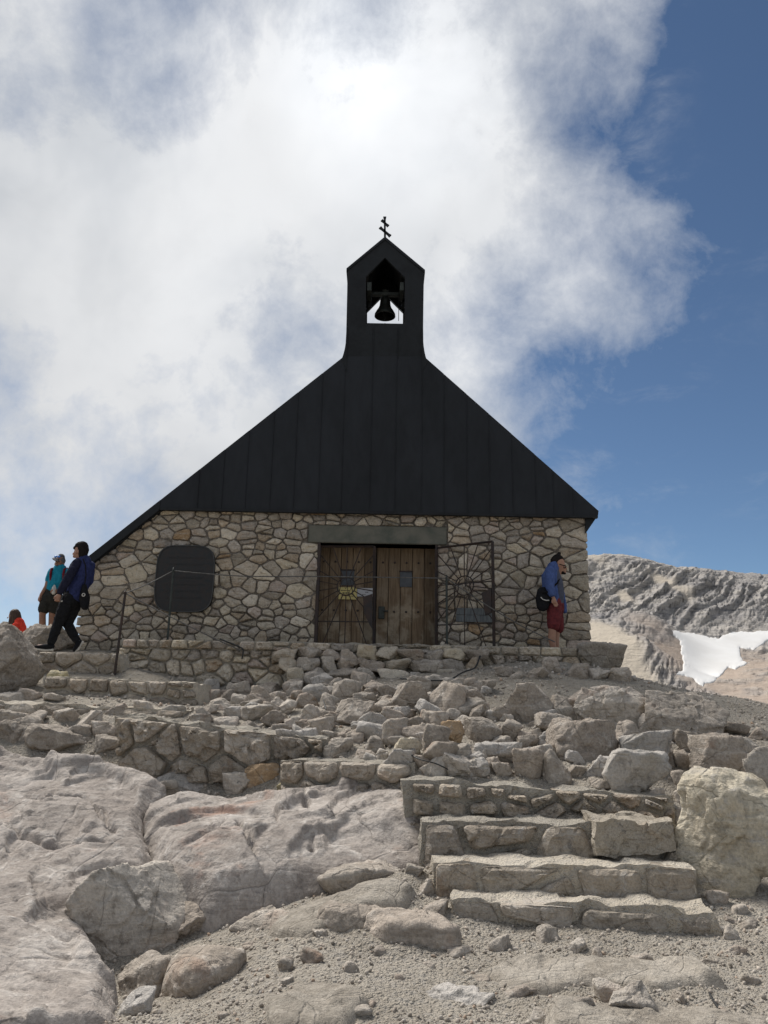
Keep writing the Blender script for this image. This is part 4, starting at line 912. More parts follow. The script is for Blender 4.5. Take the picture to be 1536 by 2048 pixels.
def masonry(name, label, cat, TL, TR, BL, BR, depth, rowh, aspect, seed, core='concrete', mat='stepstone', group=None, joint=.014, proud=.02, fine=2, rough=.02, dome=.02, jit=.2, amp=.018, back=None, top_rough=True, inset_core=0.012):
    """a wall or step: rough core (top-level mesh) with face stones as its parts"""
    TL, TR, BL, BR = [np.array(q) for q in (TL, TR, BL, BR)]
    u = TR - TL; L = np.linalg.norm(u); u = u / L; nrm = np.cross(u, np.array([0, 0, 1.0])); nrm /= np.linalg.norm(nrm)   # points toward the camera
    bkv = -nrm * depth; c0 = (BL + BR) / 2
    ic = -nrm * inset_core
    res = (max(6, int(L / .035)), max(4, int(depth / .05)), max(4, int(np.linalg.norm(TL - BL) / .035)))
    V, F = hexa([BL + ic, BR + ic, BR + bkv, BL + bkv, TL + ic, TR + ic, TR + bkv, TL + bkv], res, amp, seed)
    o = obj(name, mesh_np(name, V - c0, F), M[core]); o.location = Vector(c0); tag(o, label, cat, group); o['kind'] = 'thing'
    hgt = (np.linalg.norm(TL - BL) + np.linalg.norm(TR - BR)) / 2
    def fr(Q):
        s = Q[:, 0] / L; t = Q[:, 1] / hgt
        return ((BL[None] * (1 - s)[:, None] + BR[None] * s[:, None]) * (1 - t)[:, None] + (TL[None] * (1 - s)[:, None] + TR[None] * s[:, None]) * t[:, None]) + nrm[None] * Q[:, 2][:, None]
    bound = [(0, 0), (L, 0), (L, hgt + .006), (0, hgt + .006)]
    lay(o, bound, fr, rowh, aspect, seed, joint, proud, (depth * .55 if back is None else back), mat, fine, rough, dome, (), jit, False, False)
    return o

# terrace under the chapel: floor slab, then the retaining wall with its coping
xa = P(240, 1280, 12.4).x; xb = P(1228, 1296, 12.4).x; tz = EYE + 12.4 * math.tan(R(4.72)); tzc = P(700, 1286, 12.4).z
V, F = hexa([(xa + .1, 12.62, 1.6), (xb - .1, 12.62, 1.6), (xb - .1, 14.2, 1.6), (xa + .1, 14.2, 1.6), (xa + .1, 12.62, T0 - .05), (xb - .1, 12.62, T0 - .05), (xb - .1, 14.2, T0 - .05), (xa + .1, 14.2, T0 - .05)], (60, 12, 4), .012, 3)
tf = obj('terrace_floor', mesh_np('terrace_floor', V, F), M['concrete']); tf['kind'] = 'structure'
ztl = P(250, 1280, 12.4).z; ztr = P(1230, 1296, 12.4).z
ztl = ztr = tzc
masonry('terrace_wall', 'long low rubble stone retaining wall carrying the chapel terrace', 'wall', (xa, 12.42, ztl - .14), (xb, 12.42, ztl - .14), (xa + .02, 12.30, 1.45), (xb, 12.30, 1.45), .30, .20, (.9, 1.2, 1.6, 2.0), 61, 'mortar2', 'wallstone', joint=.007, proud=.035, fine=2, rough=.04, dome=.035, back=.08, jit=.42)
masonry('terrace_coping', 'row of flat coping stones along the terrace edge', 'coping', (xa + .04, 12.385, ztl), (xb - .02, 12.385, ztl - .01), (xa + .04, 12.385, ztl - .14), (xb - .02, 12.385, ztl - .15), .30, .16, (1.0, 1.5, 2.1, 2.8), 62, 'mortar2', 'wallstone', joint=.012, proud=.03, fine=2, rough=.03, dome=.03, back=.27, jit=.16, amp=.03)
TW = [o for o in bpy.data.objects if o.name.startswith('terrace_wall')][0]; rt = random.Random(11)
for row, (yy_, h_, Dd) in enumerate(((1312, 25, 12.20), (1334, 26, 12.12), (1356, 27, 12.02))):
    xx_ = 545 + 14 * row
    while xx_ < 965 - 30 * row:
        ww = rt.uniform(34, 66); o = rock(xx_ + ww / 2, yy_ + rt.uniform(-4, 4), ww * 1.04, h_ * rt.uniform(.9, 1.2), 'x', 1200 + int(xx_) + row * 700, 'wallstone' if rt.random() < .6 else 'rock', None, 'stone', D=Dd, deep=.7, nplanes=7, tilt=rt.uniform(-7, 7), sink=.02, sub=4)
        del o['label']; del o['category']; o.parent = TW; o.location = o.location - TW.location; xx_ += ww * .98
rock(1205, 1316, 92, 52, 'big dark grey block closing the right end of the terrace wall', 91, nplanes=7, D=12.2, deep=.6, name='boulder', cat='boulder', sub=5)

def step(label, l, r_, bl, br, Dl, Dr, depth, rowh, aspect, seed, **kw):
    TL = P(*l, Dl); TR = P(*r_, Dr); BL = P(*bl, Dl - .015); BR = P(*br, Dr - .015); BL.z -= .10; BR.z -= .10
    return masonry(kw.pop('name', 'stone_step'), label, kw.pop('cat', 'step'), TL, TR, BL, BR, depth, rowh, aspect, seed, **kw)
SG = 'stone steps up to the chapel'
step('lowest concrete and stone step with undercut front at lower right', (905, 1798), (1428, 1822), (905, 1850), (1452, 1895), 5.72, 5.58, .55, .20, (1.6, 2.3, 2.8), 71, group=SG, joint=.03, proud=.004, rough=.016, dome=.012, amp=.05, fine=3)
step('second step from the bottom, pale concrete tread over brown stones', (868, 1724), (1392, 1736), (868, 1806), (1405, 1810), 6.08, 5.98, .50, .30, (1.0, 1.5, 1.9), 72, group=SG, joint=.02, proud=.014, rough=.022, dome=.018, amp=.04, fine=3)
step('third step from the bottom, dark angular stones in mortar', (846, 1644), (1350, 1650), (840, 1730), (1360, 1728), 6.50, 6.42, .48, .30, (.8, 1.1, 1.4), 73, group=SG, joint=.022, proud=.03, rough=.035, dome=.03, core='mortar2', amp=.04, fine=3)
step('top step of the lower flight, two courses below the rubble', (806, 1560), (1345, 1594), (812, 1650), (1350, 1655), 6.98, 6.90, .55, .15, (1.3, 1.8, 2.4), 74, group=SG, joint=.018, proud=.035, rough=.03, dome=.028, core='mortar2', amp=.04, fine=2)
def block(label, tl, tr, bl, br, D, dep, seed, mat, name='squared_block'):
    a, b, c, d = [np.array(P(*q, D)) for q in (bl, br, tl, tr)]; k = np.array([0, dep, 0]); up = np.array([0, 0, .03])
    V, F = hexa([a, b, b + k, a + k, c, d, d + k + up, c + k + up], (34, 14, 18), .045, seed, 5.0)
    m = V.mean(0); rel = V - m; o = obj(name, mesh_np(name, rel, F), M[mat], None, Vector(m)); return tag(o, label, 'rock')
block('long tan squared block at right end of third step', (1186, 1640), (1342, 1645), (1192, 1712), (1350, 1708), 6.34, .34, 92, 'wallstone')
R6 = [(1402, 1722, 44, 34), (1432, 1800, 46, 30), (1415, 1765, 36, 26), (1460, 1868, 40, 24), (1372, 1600, 36, 30), (1362, 1640, 40, 34), (848, 1775, 44, 26), (872, 1822, 52, 28), (838, 1700, 30, 30), (815, 1590, 34, 26), (884, 1868, 50, 20), (1480, 1822, 30, 20), (1400, 1690, 28, 24), (828, 1742, 34, 18)]
B6 = ranked(R6, lambda x, y: 'loose rock packed against the left end of the steps' if x < 1000 else 'loose rock packed between the steps and the cream boulder')
for i, (x, y, a, b) in enumerate(R6): rock(x, y, a, b, B6[i], 800 + i, 'rock', 'rocks packed beside the lower steps', nplanes=9, sink=.5, tilt=(i * 37 % 30) - 15)
R7 = [(20, 1440, 60, 26), (70, 1436, 50, 24), (130, 1430, 54, 24), (180, 1440, 50, 26), (205, 1462, 54, 30), (160, 1462, 46, 24), (235, 1420, 44, 18), (290, 1416, 50, 18), (350, 1424, 44, 18), (20, 1398, 50, 20), (60, 1390, 46, 18), (60, 1468, 60, 24), (215, 1490, 50, 30), (260, 1505, 44, 22),
      (400, 1440, 50, 18), (450, 1446, 50, 18), (500, 1458, 46, 18), (560, 1462, 44, 20), (110, 1395, 40, 14), (420, 1396, 44, 24), (385, 1380, 36, 20), (455, 1392, 40, 22), (330, 1376, 40, 16)]
B7 = ranked(R7, lambda x, y: ('flat stone on the upper left path ' + ('near the left edge' if x < 200 else 'above the bank wall' if x < 480 else 'by the pale squared block')))
for i, (x, y, a, b) in enumerate(R7): rock(x, y, a, b, B7[i], 900 + i, 'rock', 'flat stones on the upper path', nplanes=8, sink=.4, tilt=(i * 37 % 16) - 8)
# bank wall below the path, turning left (two lengths), then the upper flight
step('mortared bank wall of big brown stones below the upper path', (232, 1432), (648, 1478), (240, 1538), (655, 1562), 8.75, 8.45, .5, .27, (.7, 1.0, 1.5, 1.9), 75, name='bank_wall', cat='wall', joint=.02, proud=.05, rough=.075, dome=.02, core='mortar2', amp=.06, fine=3, mat='stepstone', jit=.4)
step('low mortared kerb of small stones below the rubble heap', (560, 1520), (830, 1526), (560, 1585), (840, 1575), 8.15, 7.45, .4, .15, (1.3, 1.8, 2.2), 76, name='bank_wall', cat='wall', joint=.016, proud=.03, rough=.03, dome=.03, core='mortar2', amp=.03)
step('first step of the upper flight at far left above bedrock', (-60, 1402), (372, 1420), (-60, 1462), (350, 1462), 9.9, 9.75, .9, .30, (1.0, 1.4, 1.8), 77, group=SG, joint=.018, proud=.03, rough=.035, dome=.03, amp=.035)
step('second step of the upper flight beside the yellowish rock', (88, 1352), (392, 1366), (88, 1402), (400, 1412), 11.0, 10.9, .8, .26, (1.0, 1.5, 2.0), 78, group=SG, joint=.016, proud=.025, rough=.03, dome=.03, amp=.03)
step('uppermost steps below the feet of the walking person', (78, 1303), (236, 1306), (76, 1362), (246, 1362), 12.05, 11.95, 1.3, .16, (1.6, 2.2, 3.0), 79, group=SG, joint=.012, proud=.025, rough=.03, dome=.03, amp=.03)

# posts and cables
def post(label, base, top, r_=.02, mat='greeniron'):
    b = Vector(base); t = Vector(top) - b; o = obj('fence_post', None); tag(o, label, 'post', 'posts of the cable railing'); o.location = b
    obj('pole', tubem([(0, 0, -.1), t * .5, t], r_, 8), M[mat], o)
    obj('cable_eye', tubem([t - Vector((.0, .035, .045)), t - Vector((0, .035, .01)), t + Vector((0, 0, .03))], .012, 6), M[mat], o)
    return b + t
p1 = post('dark leaning railing post beside the upper left steps', P(229, 1348, 11.85), P(251, 1184, 11.85), .019, 'iron')
p2 = post('greenish railing post in front of the black plaque', P(334, 1290, 12.78), P(347, 1139, 12.78), .018)
p3 = post('thin railing post in front of the open iron gate', P(894, 1300, 12.78), P(893, 1154, 12.78), .018)
def cable(label, pts, r_=.009, mat='cable'):
    q = []; pts = [Vector(p) for p in pts]
    for i in range(len(pts) - 1):
        p0 = pts[max(i - 1, 0)]; a = pts[i]; b = pts[i + 1]; p3_ = pts[min(i + 2, len(pts) - 1)]
        for t in [k / 8 for k in range(8)]: q.append(.5 * ((2 * a) + (b - p0) * t + (2 * p0 - 5 * a + 4 * b - p3_) * t * t + (3 * a - p0 - 3 * b + p3_) * t ** 3))
    q.append(pts[-1]); o = obj('steel_cable', tubem([v - q[0] for v in q], r_, 6), M[mat]); o.location = q[0]; return tag(o, label, 'cable')
off = Vector((0, 0, -.02))
cable('railing cable stretched across the doors from plaque to gate', [p2 + off, P(480, 1152, 12.76), P(640, 1153, 12.76), p3 + off])
cable('short railing cable rising from leaning post to plaque post', [p1 + off, P(300, 1166, 12.3), p2 + off])
cable('cable running from leaning post down to the terrace edge', [p1 + off, P(330, 1228, 11.95), P(410, 1268, 12.05), P(482, 1301, 12.2)])
cable('cable slanting from gate post down to the terrace right', [p3 + off, P(960, 1202, 12.76), P(1040, 1250, 12.74), P(1110, 1284, 12.72)])
cable('black cable end hanging over the terrace edge', [P(440, 1278, 12.25), P(475, 1292, 12.2), P(486, 1300, 12.18), P(484, 1318, 12.18)], .012, 'darkcable')
def on(px, py, up=.03): q = hit(px, py); return q + Vector((0, -.05, up))
cable('loose black cable lying in a tangle below the terrace wall', [P(960, 1312, 12.15), P(950, 1335, 11.9), on(925, 1360, .1), on(896, 1375, .1), on(850, 1376, .1), on(800, 1372, .1)], .012, 'darkcable')
cable('thin black cable poking out of the rubble heap', [on(640, 1398, .12), P(650, 1412, 9.7), P(655, 1430, 9.6), on(658, 1452, .1)], .007, 'darkcable')
cable('thin black cable above the top step', [on(806, 1530, .12), on(835, 1542, .1), on(870, 1552, .1), on(895, 1556, .06)], .006, 'darkcable')
cable('bit of black cable on the dusty path at lower right', [on(1412, 1990, .02), on(1420, 2005, .02), on(1432, 2022, .02)], .006, 'darkcable')

# ------------------------------------------------------------------ the mountain behind, and its snow
SNOW = [(1340, 1259), (1362, 1264), (1395, 1268), (1420, 1277), (1438, 1277), (1447, 1269), (1470, 1263), (1500, 1264), (1540, 1260), (1600, 1262), (1600, 1278), (1560, 1276), (1530, 1285), (1510, 1300), (1490, 1299), (1480, 1297), (1483, 1312), (1485, 1323), (1497, 1326), (1486, 1332), (1473, 1338), (1462, 1336), (1450, 1339), (1440, 1352), (1432, 1360), (1420, 1368), (1410, 1368), (1406, 1374), (1396, 1368), (1385, 1356), (1365, 1353), (1352, 1350), (1364, 1340), (1368, 1325), (1362, 1305), (1360, 1283)]
mc = [(P(*a)) for a in [(1000, 1140, 1000), (1100, 1122, 1000), (1180, 1117, 1000), (1245, 1110, 980), (1300, 1124, 980), (1350, 1133, 960), (1440, 1143, 960), (1536, 1152, 950), (1750, 1175, 950),
    (1180, 1175, 880), (1300, 1180, 860), (1440, 1190, 850), (1536, 1200, 850), (1700, 1220, 850), (1100, 1200, 850), (1000, 1220, 850), (1215, 1232, 740), (1290, 1228, 735), (1200, 1290, 650), (1300, 1285, 650), (1350, 1320, 620), (1360, 1350, 600), (1280, 1370, 570), (1200, 1340, 590), (1100, 1330, 600), (1000, 1350, 600),
    (1355, 1262, 755), (1450, 1262, 780), (1536, 1258, 785), (1400, 1315, 690), (1480, 1310, 700), (1385, 1352, 645), (1450, 1352, 640), (1536, 1320, 700), (1450, 1390, 560), (1536, 1360, 600), (1536, 1410, 500), (1300, 1412, 490), (1150, 1410, 500), (1700, 1405, 510), (1700, 1310, 650), (1000, 1420, 480), (1750, 1260, 780)]]
mp = [(q.x, q.y) for q in mc]; mz = [q.z for q in mc]
for px in (1000, 1180, 1300, 1440, 1600, 1750):
    q = P(px, 1125, 1000); mp.append((q.x * 1.1, 1130)); mz.append(q.z - 70)
for px in (1000, 1250, 1500, 1750): q = P(px, 1420, 400); mp.append((q.x, 400)); mz.append(-18)
MT = TPS(np.array(mp) / 100, mz, 1e-3)
def mount(x, y): return MT(np.stack([x, y], 1) / 100)
U, Yg = np.meshgrid(np.arange(.02, .66, .00125), np.r_[np.arange(400, 620, 4.0), np.arange(620, 1020, 2.6), np.arange(1020, 1140, 10)])
x = (U * Yg).ravel(); y = Yg.ravel(); z = mount(x, y); p3 = np.stack([x, y, z], 1)
def mblob(px, py, D, r_):
    q = P(px, py, D); return np.exp(-(((x - q.x) / r_) ** 2 + ((z - q.z) / r_) ** 2))
scree = np.clip(1.2 * mblob(1205, 1275, 680, 22) + .8 * mblob(1255, 1190, 840, 12) + .7 * mblob(1310, 1160, 900, 14) + .6 * mblob(1180, 1125, 980, 20) + .6 * mblob(1370, 1185, 850, 16) + 1.0 * mblob(1265, 1370, 575, 26), 0, 1)
lowr = sstep(x - .0 * y, P(1370, 1380, 560).x - 8, P(1420, 1380, 560).x + 10) * (1 - sstep(y, 690, 760)); pinkm = np.clip(lowr, 0, 1) * (1 - .55 * sstep(fbm(p3 * .03, 4, 88), .12, .4))
wv_ = 14 * fbm(p3 * .012, 4, 5) + 4 * fbm(p3 * .05, 3, 6)
ss_ = z - .62 * x + wv_
led = fbm(np.stack([ss_ * .16, x * .006, y * .006], 1), 5, 51, .66); led2 = fbm(np.stack([ss_ * .40, x * .014, y * .014], 1), 3, 61, ridge=True)
snowm = np.zeros(len(x))
CMi = np.array(CAM_M); cv = (p3 - np.array([0, 0, EYE])) @ CMi; spx = 768 + FPX * cv[:, 0] / -cv[:, 2]; spy = 1024 - FPX * cv[:, 1] / -cv[:, 2]
rk = (1 - .92 * sstep(scree, .3, .75)) * (1 - .93 * pinkm) * (1 - .95 * sstep(pip(spx, spy, SNOW), -6, 2))
str_ = .35 + .65 * sstep(fbm(p3 * .009, 3, 9), -.2, .25)
amt = rk * (str_ * (15 * led + 4.2 * led2) + 7 * facets(p3 * .016, 3, .5, .5) + 1.3 * facets(p3 * .075, 8, .7, .7) + 2.0 * facets(p3 * .22, 18, .7, .9) + 4 * fbm(p3 * .012, 4, 12, ridge=True)) + .8 * fbm(p3 * .06, 4, 31)
amt *= (sstep(y, 400, 520) * .25 + .75) * .82
damp = 1 - .75 * sstep(y, 900, 1000)
V = np.stack([x, y - .75 * amt * damp, z + .55 * amt * damp], 1)
h_, w_2 = U.shape; id_ = np.arange(h_ * w_2).reshape(h_, w_2)
F = np.stack([id_[:-1, :-1].ravel(), id_[:-1, 1:].ravel(), id_[1:, 1:].ravel(), id_[1:, :-1].ravel()], 1)
mt = obj('mountain', mesh_np('mountain', V, F, False)); mt['kind'] = 'structure'
for nm, arr in (('scree', np.maximum(sstep(scree, .25, .8), 0)), ('pink', pinkm)):
    at = mt.data.attributes.new(nm, 'FLOAT', 'POINT'); at.data.foreach_set('value', arr.astype(np.float32))
def mount_mat():
    m, t = newmat('mountain_limestone'); pos = t.n('ShaderNodeNewGeometry').outputs['Position']
    n1 = t.noise(pos, .02, 10, .65, .5); n2 = t.noise(pos, .16, 8, .7, .3)
    rot = t.n('ShaderNodeMapping', {'Vector': pos, 'Rotation': (0, R(32), 0), 'Scale': (.012, .02, .28)}).outputs[0]
    band = t.noise(rot, 1.0, 8, .7, .4)
    c = t.mix(t.rng(n1, .35, .65), (.315, .297, .285), (.45, .415, .375))
    c = t.mix(t.math('MULTIPLY', t.rng(band, .5, .66), .6), c, (.56, .515, .45)); c = t.mix(t.math('MULTIPLY', t.rng(band, .49, .36), .8), c, (.17, .168, .175))
    c = t.mix(t.math('MULTIPLY', t.rng(n2, .55, .75), .5), c, (.45, .40, .34))
    sa = t.n('ShaderNodeAttribute', attribute_name='scree').outputs['Fac']; pa = t.n('ShaderNodeAttribute', attribute_name='pink').outputs['Fac']
    c = t.mix(t.math('MULTIPLY', sa, .85), c, (.56, .485, .385)); c = t.mix(t.math('MULTIPLY', pa, .9), c, t.mix(t.rng(n2, .3, .7), (.40, .315, .25), (.50, .41, .335)))
    principled(t, c, .95, t.math('ADD', n2, band), .9, 3.0, spec=.05); return m
mt.data.materials.append(mount_mat())
# snowfield: traced outline laid on the slope with real thickness
spoly = SNOW
gx2, gy2 = np.meshgrid(np.arange(1336, 1604, 1.6), np.arange(1256, 1378, 1.2)); fxp = gx2.ravel(); fyp = gy2.ravel()
sd_ = pip(fxp, fyp, spoly) + 3.4 * fbm(np.stack([fxp * .16, fyp * .16, 0 * fxp], 1), 4, 4)
CMn = np.array(CAM_M); dv = np.stack([(fxp - 768) / FPX, -(fyp - 1024) / FPX, -np.ones_like(fxp)], 1) @ CMn.T; dv /= dv[:, 1:2]
D = np.full(len(fxp), 470.0); done = np.zeros(len(fxp), bool)
for _ in range(110):
    zz2 = EYE + dv[:, 2] * D; done |= zz2 < mount(dv[:, 0] * D, D); D = np.where(done, D, D + 4.0)
lo_, hi_ = D - 4.0, D.copy()
for _ in range(7):
    md = (lo_ + hi_) / 2; b_ = EYE + dv[:, 2] * md < mount(dv[:, 0] * md, md); hi_ = np.where(b_, md, hi_); lo_ = np.where(b_, lo_, md)
D = hi_
lift = .9 + .5 * sstep(sd_, 0, 9) - 4 * (1 - sstep(sd_, -3, 1.5))
SV = np.stack([dv[:, 0] * D, D, EYE + dv[:, 2] * D], 1); SV += np.array([0, -.6, .55])[None] * lift[:, None]; SV[:, 2] += .4 * fbm(SV * .03, 2, 6)
id_ = np.arange(gx2.size).reshape(gx2.shape); F = np.stack([id_[:-1, :-1].ravel(), id_[1:, :-1].ravel(), id_[1:, 1:].ravel(), id_[:-1, 1:].ravel()], 1); F = F[(sd_ > -2.5)[F].all(1)]
u_, inv_ = np.unique(F, return_inverse=True)
M['snow'] = simple('old_snow', (.74, .725, .70), .8, (.68, .66, .63), .03, bump=.2, bd=.5, spec=.2)
sn = obj('snowfield', mesh_np('snowfield', SV[u_], inv_.reshape(F.shape), True), M['snow']); sn['kind'] = 'structure'

# ------------------------------------------------------------------ people
def limb(bm, pts, rads, seg=12):
    pts = [Vector(p) for p in pts]; rr = [(r_, r_) if isinstance(r_, (int, float)) else r_ for r_ in rads]
    t0 = (pts[1] - pts[0]).normalized(); t1 = (pts[-1] - pts[-2]).normalized()
    P_ = [pts[0] - t0 * max(rr[0]) * .85, pts[0] - t0 * max(rr[0]) * .5] + pts + [pts[-1] + t1 * max(rr[-1]) * .5, pts[-1] + t1 * max(rr[-1]) * .85]
    Q = [(rr[0][0] * .45, rr[0][1] * .45), (rr[0][0] * .85, rr[0][1] * .85)] + rr + [(rr[-1][0] * .85, rr[-1][1] * .85), (rr[-1][0] * .45, rr[-1][1] * .45)]
    rings = []; n = len(P_)
    for i, p in enumerate(P_):
        t = (P_[min(i + 1, n - 1)] - P_[max(i - 1, 0)]).normalized(); b = Vector((0, 1, 0)); b = b - t * b.dot(t)
        if b.length < .15: b = Vector((1, 0, 0)); b = b - t * b.dot(t)
        b.normalize(); a = t.cross(b)
        rings.append([bm.verts.new(p + a * math.cos(2 * math.pi * k / seg) * Q[i][0] + b * math.sin(2 * math.pi * k / seg) * Q[i][1]) for k in range(seg)])
    for r0, r1 in zip(rings, rings[1:]):
        for k in range(seg): bm.faces.new((r0[k], r0[(k + 1) % seg], r1[(k + 1) % seg], r1[k]))
    bm.faces.new(rings[0][::-1]); bm.faces.new(rings[-1])
def blob(name, prims, mat, parent, voxel=.010, smooth=4, fold=0.0):
    """one continuous skin grown over overlapping limb forms"""
    bm = bmesh.new()
    for pts, rads in prims: limb(bm, pts, rads)
    bmesh.ops.recalc_face_normals(bm, faces=bm.faces); me = bpy.data.meshes.new('tmp'); bm.to_mesh(me); bm.free()
    o = bpy.data.objects.new('tmp', me); COL.objects.link(o)
    m1 = o.modifiers.new('r', 'REMESH'); m1.mode = 'VOXEL'; m1.voxel_size = voxel
    m2 = o.modifiers.new('s', 'SMOOTH'); m2.iterations = smooth; m2.factor = .5
    dg = bpy.context.evaluated_depsgraph_get(); m = bpy.data.meshes.new_from_object(o.evaluated_get(dg)); bpy.data.objects.remove(o)
    if fold:
        n = len(m.vertices); co = np.zeros(n * 3); no = np.zeros(n * 3); m.vertices.foreach_get('co', co); m.vertices.foreach_get('normal', no); co = co.reshape(-1, 3); no = no.reshape(-1, 3)
        co += no * (fold * fbm(co * np.array([16, 16, 9]), 3, 3, ridge=True))[:, None]; m.vertices.foreach_set('co', co.ravel())
    m.polygons.foreach_set('use_smooth', np.ones(len(m.polygons), bool)); m.name = name
    m.materials.clear(); return obj(name, m, M[mat], parent)
def cloth(nm, c, c2=None): M[nm] = simple(nm, c, .9, c2, 22, bump=.35, bd=.006, spec=.1)
M['skin'] = simple('skin', (.36, .20, .135), .6, (.31, .165, .11), 20, bump=.1, spec=.3)
M['skin2'] = simple('tanned_skin', (.30, .16, .105), .6, (.25, .13, .085), 20, bump=.1, spec=.3)
M['hair'] = simple('black_hair', (.012, .010, .010), .85, (.022, .018, .016), 60, bump=.5, bd=.003, stretch=(1, 1, .3), spec=.08)
M['brownhair'] = simple('brown_hair', (.075, .045, .028), .6, (.045, .026, .017), 60, bump=.7, bd=.008, stretch=(1, 1, .3))
cloth('denim_blue', (.075, .115, .27), (.058, .088, .21)); cloth('maroon', (.16, .034, .036), (.09, .022, .026)); cloth('grey_tee', (.085, .092, .125)); cloth('black_cloth', (.010, .0105, .012), (.016, .016, .018))
cloth('navy_sleeve', (.020, .021, .040)); cloth('royal_blue', (.034, .042, .120), (.022, .028, .075)); cloth('teal', (.018, .235, .33), (.014, .18, .26)); cloth('dark_olive', (.035, .034, .030)); cloth('wine', (.16, .018, .03)); cloth('orange_red', (.85, .075, .045)); cloth('grey_cap', (.17, .165, .165), (.06, .055, .055)); cloth('white_rubber', (.6, .58, .54))
M['lens'] = simple('mirror_lens', (.08, .30, .75), .15, (.05, .2, .6), 6, bump=0, spec=.8)
def hand(w_, d, side, s=1.0, curl=.5):
    """palm, four unequal bent fingers and a thumb; w_ wrist, d pointing direction, side across the knuckles"""
    w_ = Vector(w_); d = Vector(d).normalized(); a = Vector(side); a = (a - d * a.dot(d)).normalized(); n = d.cross(a)
    out = [([w_, w_ + d * .045 * s, w_ + d * .085 * s], [.026 * s, .036 * s, .036 * s])]
    for k, ln in enumerate((.072, .080, .074, .058)):
        b = w_ + d * .085 * s + a * (k - 1.5) * .021 * s; m = b + (d * math.cos(curl * .5) + n * math.sin(curl * .5)) * ln * .5 * s; t = m + (d * math.cos(curl * 1.4) + n * math.sin(curl * 1.4)) * ln * .5 * s
        out.append(([b, m, t], [.0095 * s, .009 * s, .0075 * s]))
    b = w_ + d * .03 * s - a * .028 * s; m = b + (d * .7 - a * .55 + n * .3) * .045 * s; out.append(([b, m, m + (d * .85 + n * .4) * .03 * s], [.013 * s, .011 * s, .009 * s]))
    return out
def small(name, pts, rads, mat, parent):
    bm = bmesh.new(); limb(bm, pts, rads, 12); o = obj(name, bm, M[mat], parent)
    for p in o.data.polygons: p.use_smooth = True
    return o

# person with bag, head bowed, before the right part of the wall
q = P(1106, 1200, 13.02); A = thing('person', 'standing person with hair bun, open blue shirt and maroon shorts, head bowed', 'person', (q.x, 13.02, T0 - .05 + .012))
blob('body', [([(.10, 0, 1.36), (.14, 0, 1.45), (.115, 0, 1.54), (.10, 0, 1.565)], [(.055, .05), (.092, .072), (.095, .078), (.08, .07)]),
    ([(.19, 0, 1.40), (.205, 0, 1.37)], [.035, .03]), ([(.222, 0, 1.455), (.240, 0, 1.425)], [.012, .014]), ([(.02, 0, 1.33), (.09, 0, 1.42)], [.058, .056]), ([(.085, -.078, 1.46), (.095, -.080, 1.50)], [.014, .014]),
    ([(-.06, -.19, 1.30), (-.075, -.215, 1.10), (-.045, -.215, .93)], [.045, .040, .030]), ([(.0, .19, 1.30), (.01, .21, 1.08), (.06, .2, .90)], [.045, .04, .03]),
    ([(-.03, -.085, .66), (-.045, -.09, .42), (-.060, -.09, .28), (-.03, -.09, .07)], [.085, .060, .062, .040]), ([(.05, .09, .66), (.06, .09, .42), (.035, .09, .28), (.05, .09, .07)], [.085, .060, .062, .040]),
    ([(.0, 0, 1.30), (.03, 0, .85), (.03, 0, .7)], [(.09, .13), (.10, .13), (.10, .12)]), ([(-.03, -.09, .05), (.10, -.095, .035)], [.04, .035]), ([(.05, .09, .05), (.18, .095, .035)], [.04, .035])]
    + hand((-.040, -.215, .92), (.28, 0, -1), (1, .2, .3), 1.0, .5) + hand((.065, .2, .89), (.3, 0, -1), (1, -.2, .3), 1.0, .5), 'skin', A, .0075, 3)
blob('hair', [([(.03, 0, 1.47), (.045, 0, 1.55), (.10, 0, 1.595)], [(.055, .07), (.075, .082), (.085, .078)]), ([(.0, 0, 1.43), (.03, 0, 1.50)], [.035, .06]), ([(.115, 0, 1.655), (.13, 0, 1.685)], [.035, .028]), ([(.15, 0, 1.60), (.175, 0, 1.575)], [.045, .028])], 'hair', A, .009, 2, .003)
bm = bmesh.new(); tube(bm, [(.10, -.083, 1.492), (.19, -.070, 1.467)], .006, 5); tube(bm, [(.197 + .022 * math.cos(t), -.058, 1.453 + .020 * math.sin(t)) for t in [i * math.pi / 5 for i in range(11)]], .007, 5); obj('glasses', bm, M['black_cloth'], A)
small('beard', [(.165, 0, 1.365), (.20, 0, 1.355)], [(.03, .045), (.022, .03)], 'hair', A)
blob('tee_shirt', [([(.03, 0, 1.36), (.05, 0, 1.22), (.075, 0, 1.05), (.065, 0, .85)], [(.085, .14), (.115, .15), (.110, .15), (.105, .15)])], 'grey_tee', A, .012, 4, .004)
blob('blue_shirt', [([(-.005, 0, 1.395), (-.035, 0, 1.30), (-.030, 0, 1.12), (-.010, 0, .95), (.0, 0, .86)], [(.095, .17), (.135, .185), (.13, .18), (.13, .175), (.13, .175)]), ([(.02, 0, 1.42), (.06, 0, 1.415)], [.075, .07]),
    ([(-.075, -.175, 1.36), (-.085, -.215, 1.22), (-.085, -.225, 1.08), (-.060, -.225, .985)], [.075, .073, .068, .062]), ([(-.02, .175, 1.36), (.0, .215, 1.20), (.02, .22, 1.0)], [.072, .07, .06]),
    ([(.13, .12, 1.25), (.19, .14, 1.0), (.22, .15, .76)], [(.035, .05), (.04, .05), (.04, .045)])], 'denim_blue', A, .010, 3, .012)
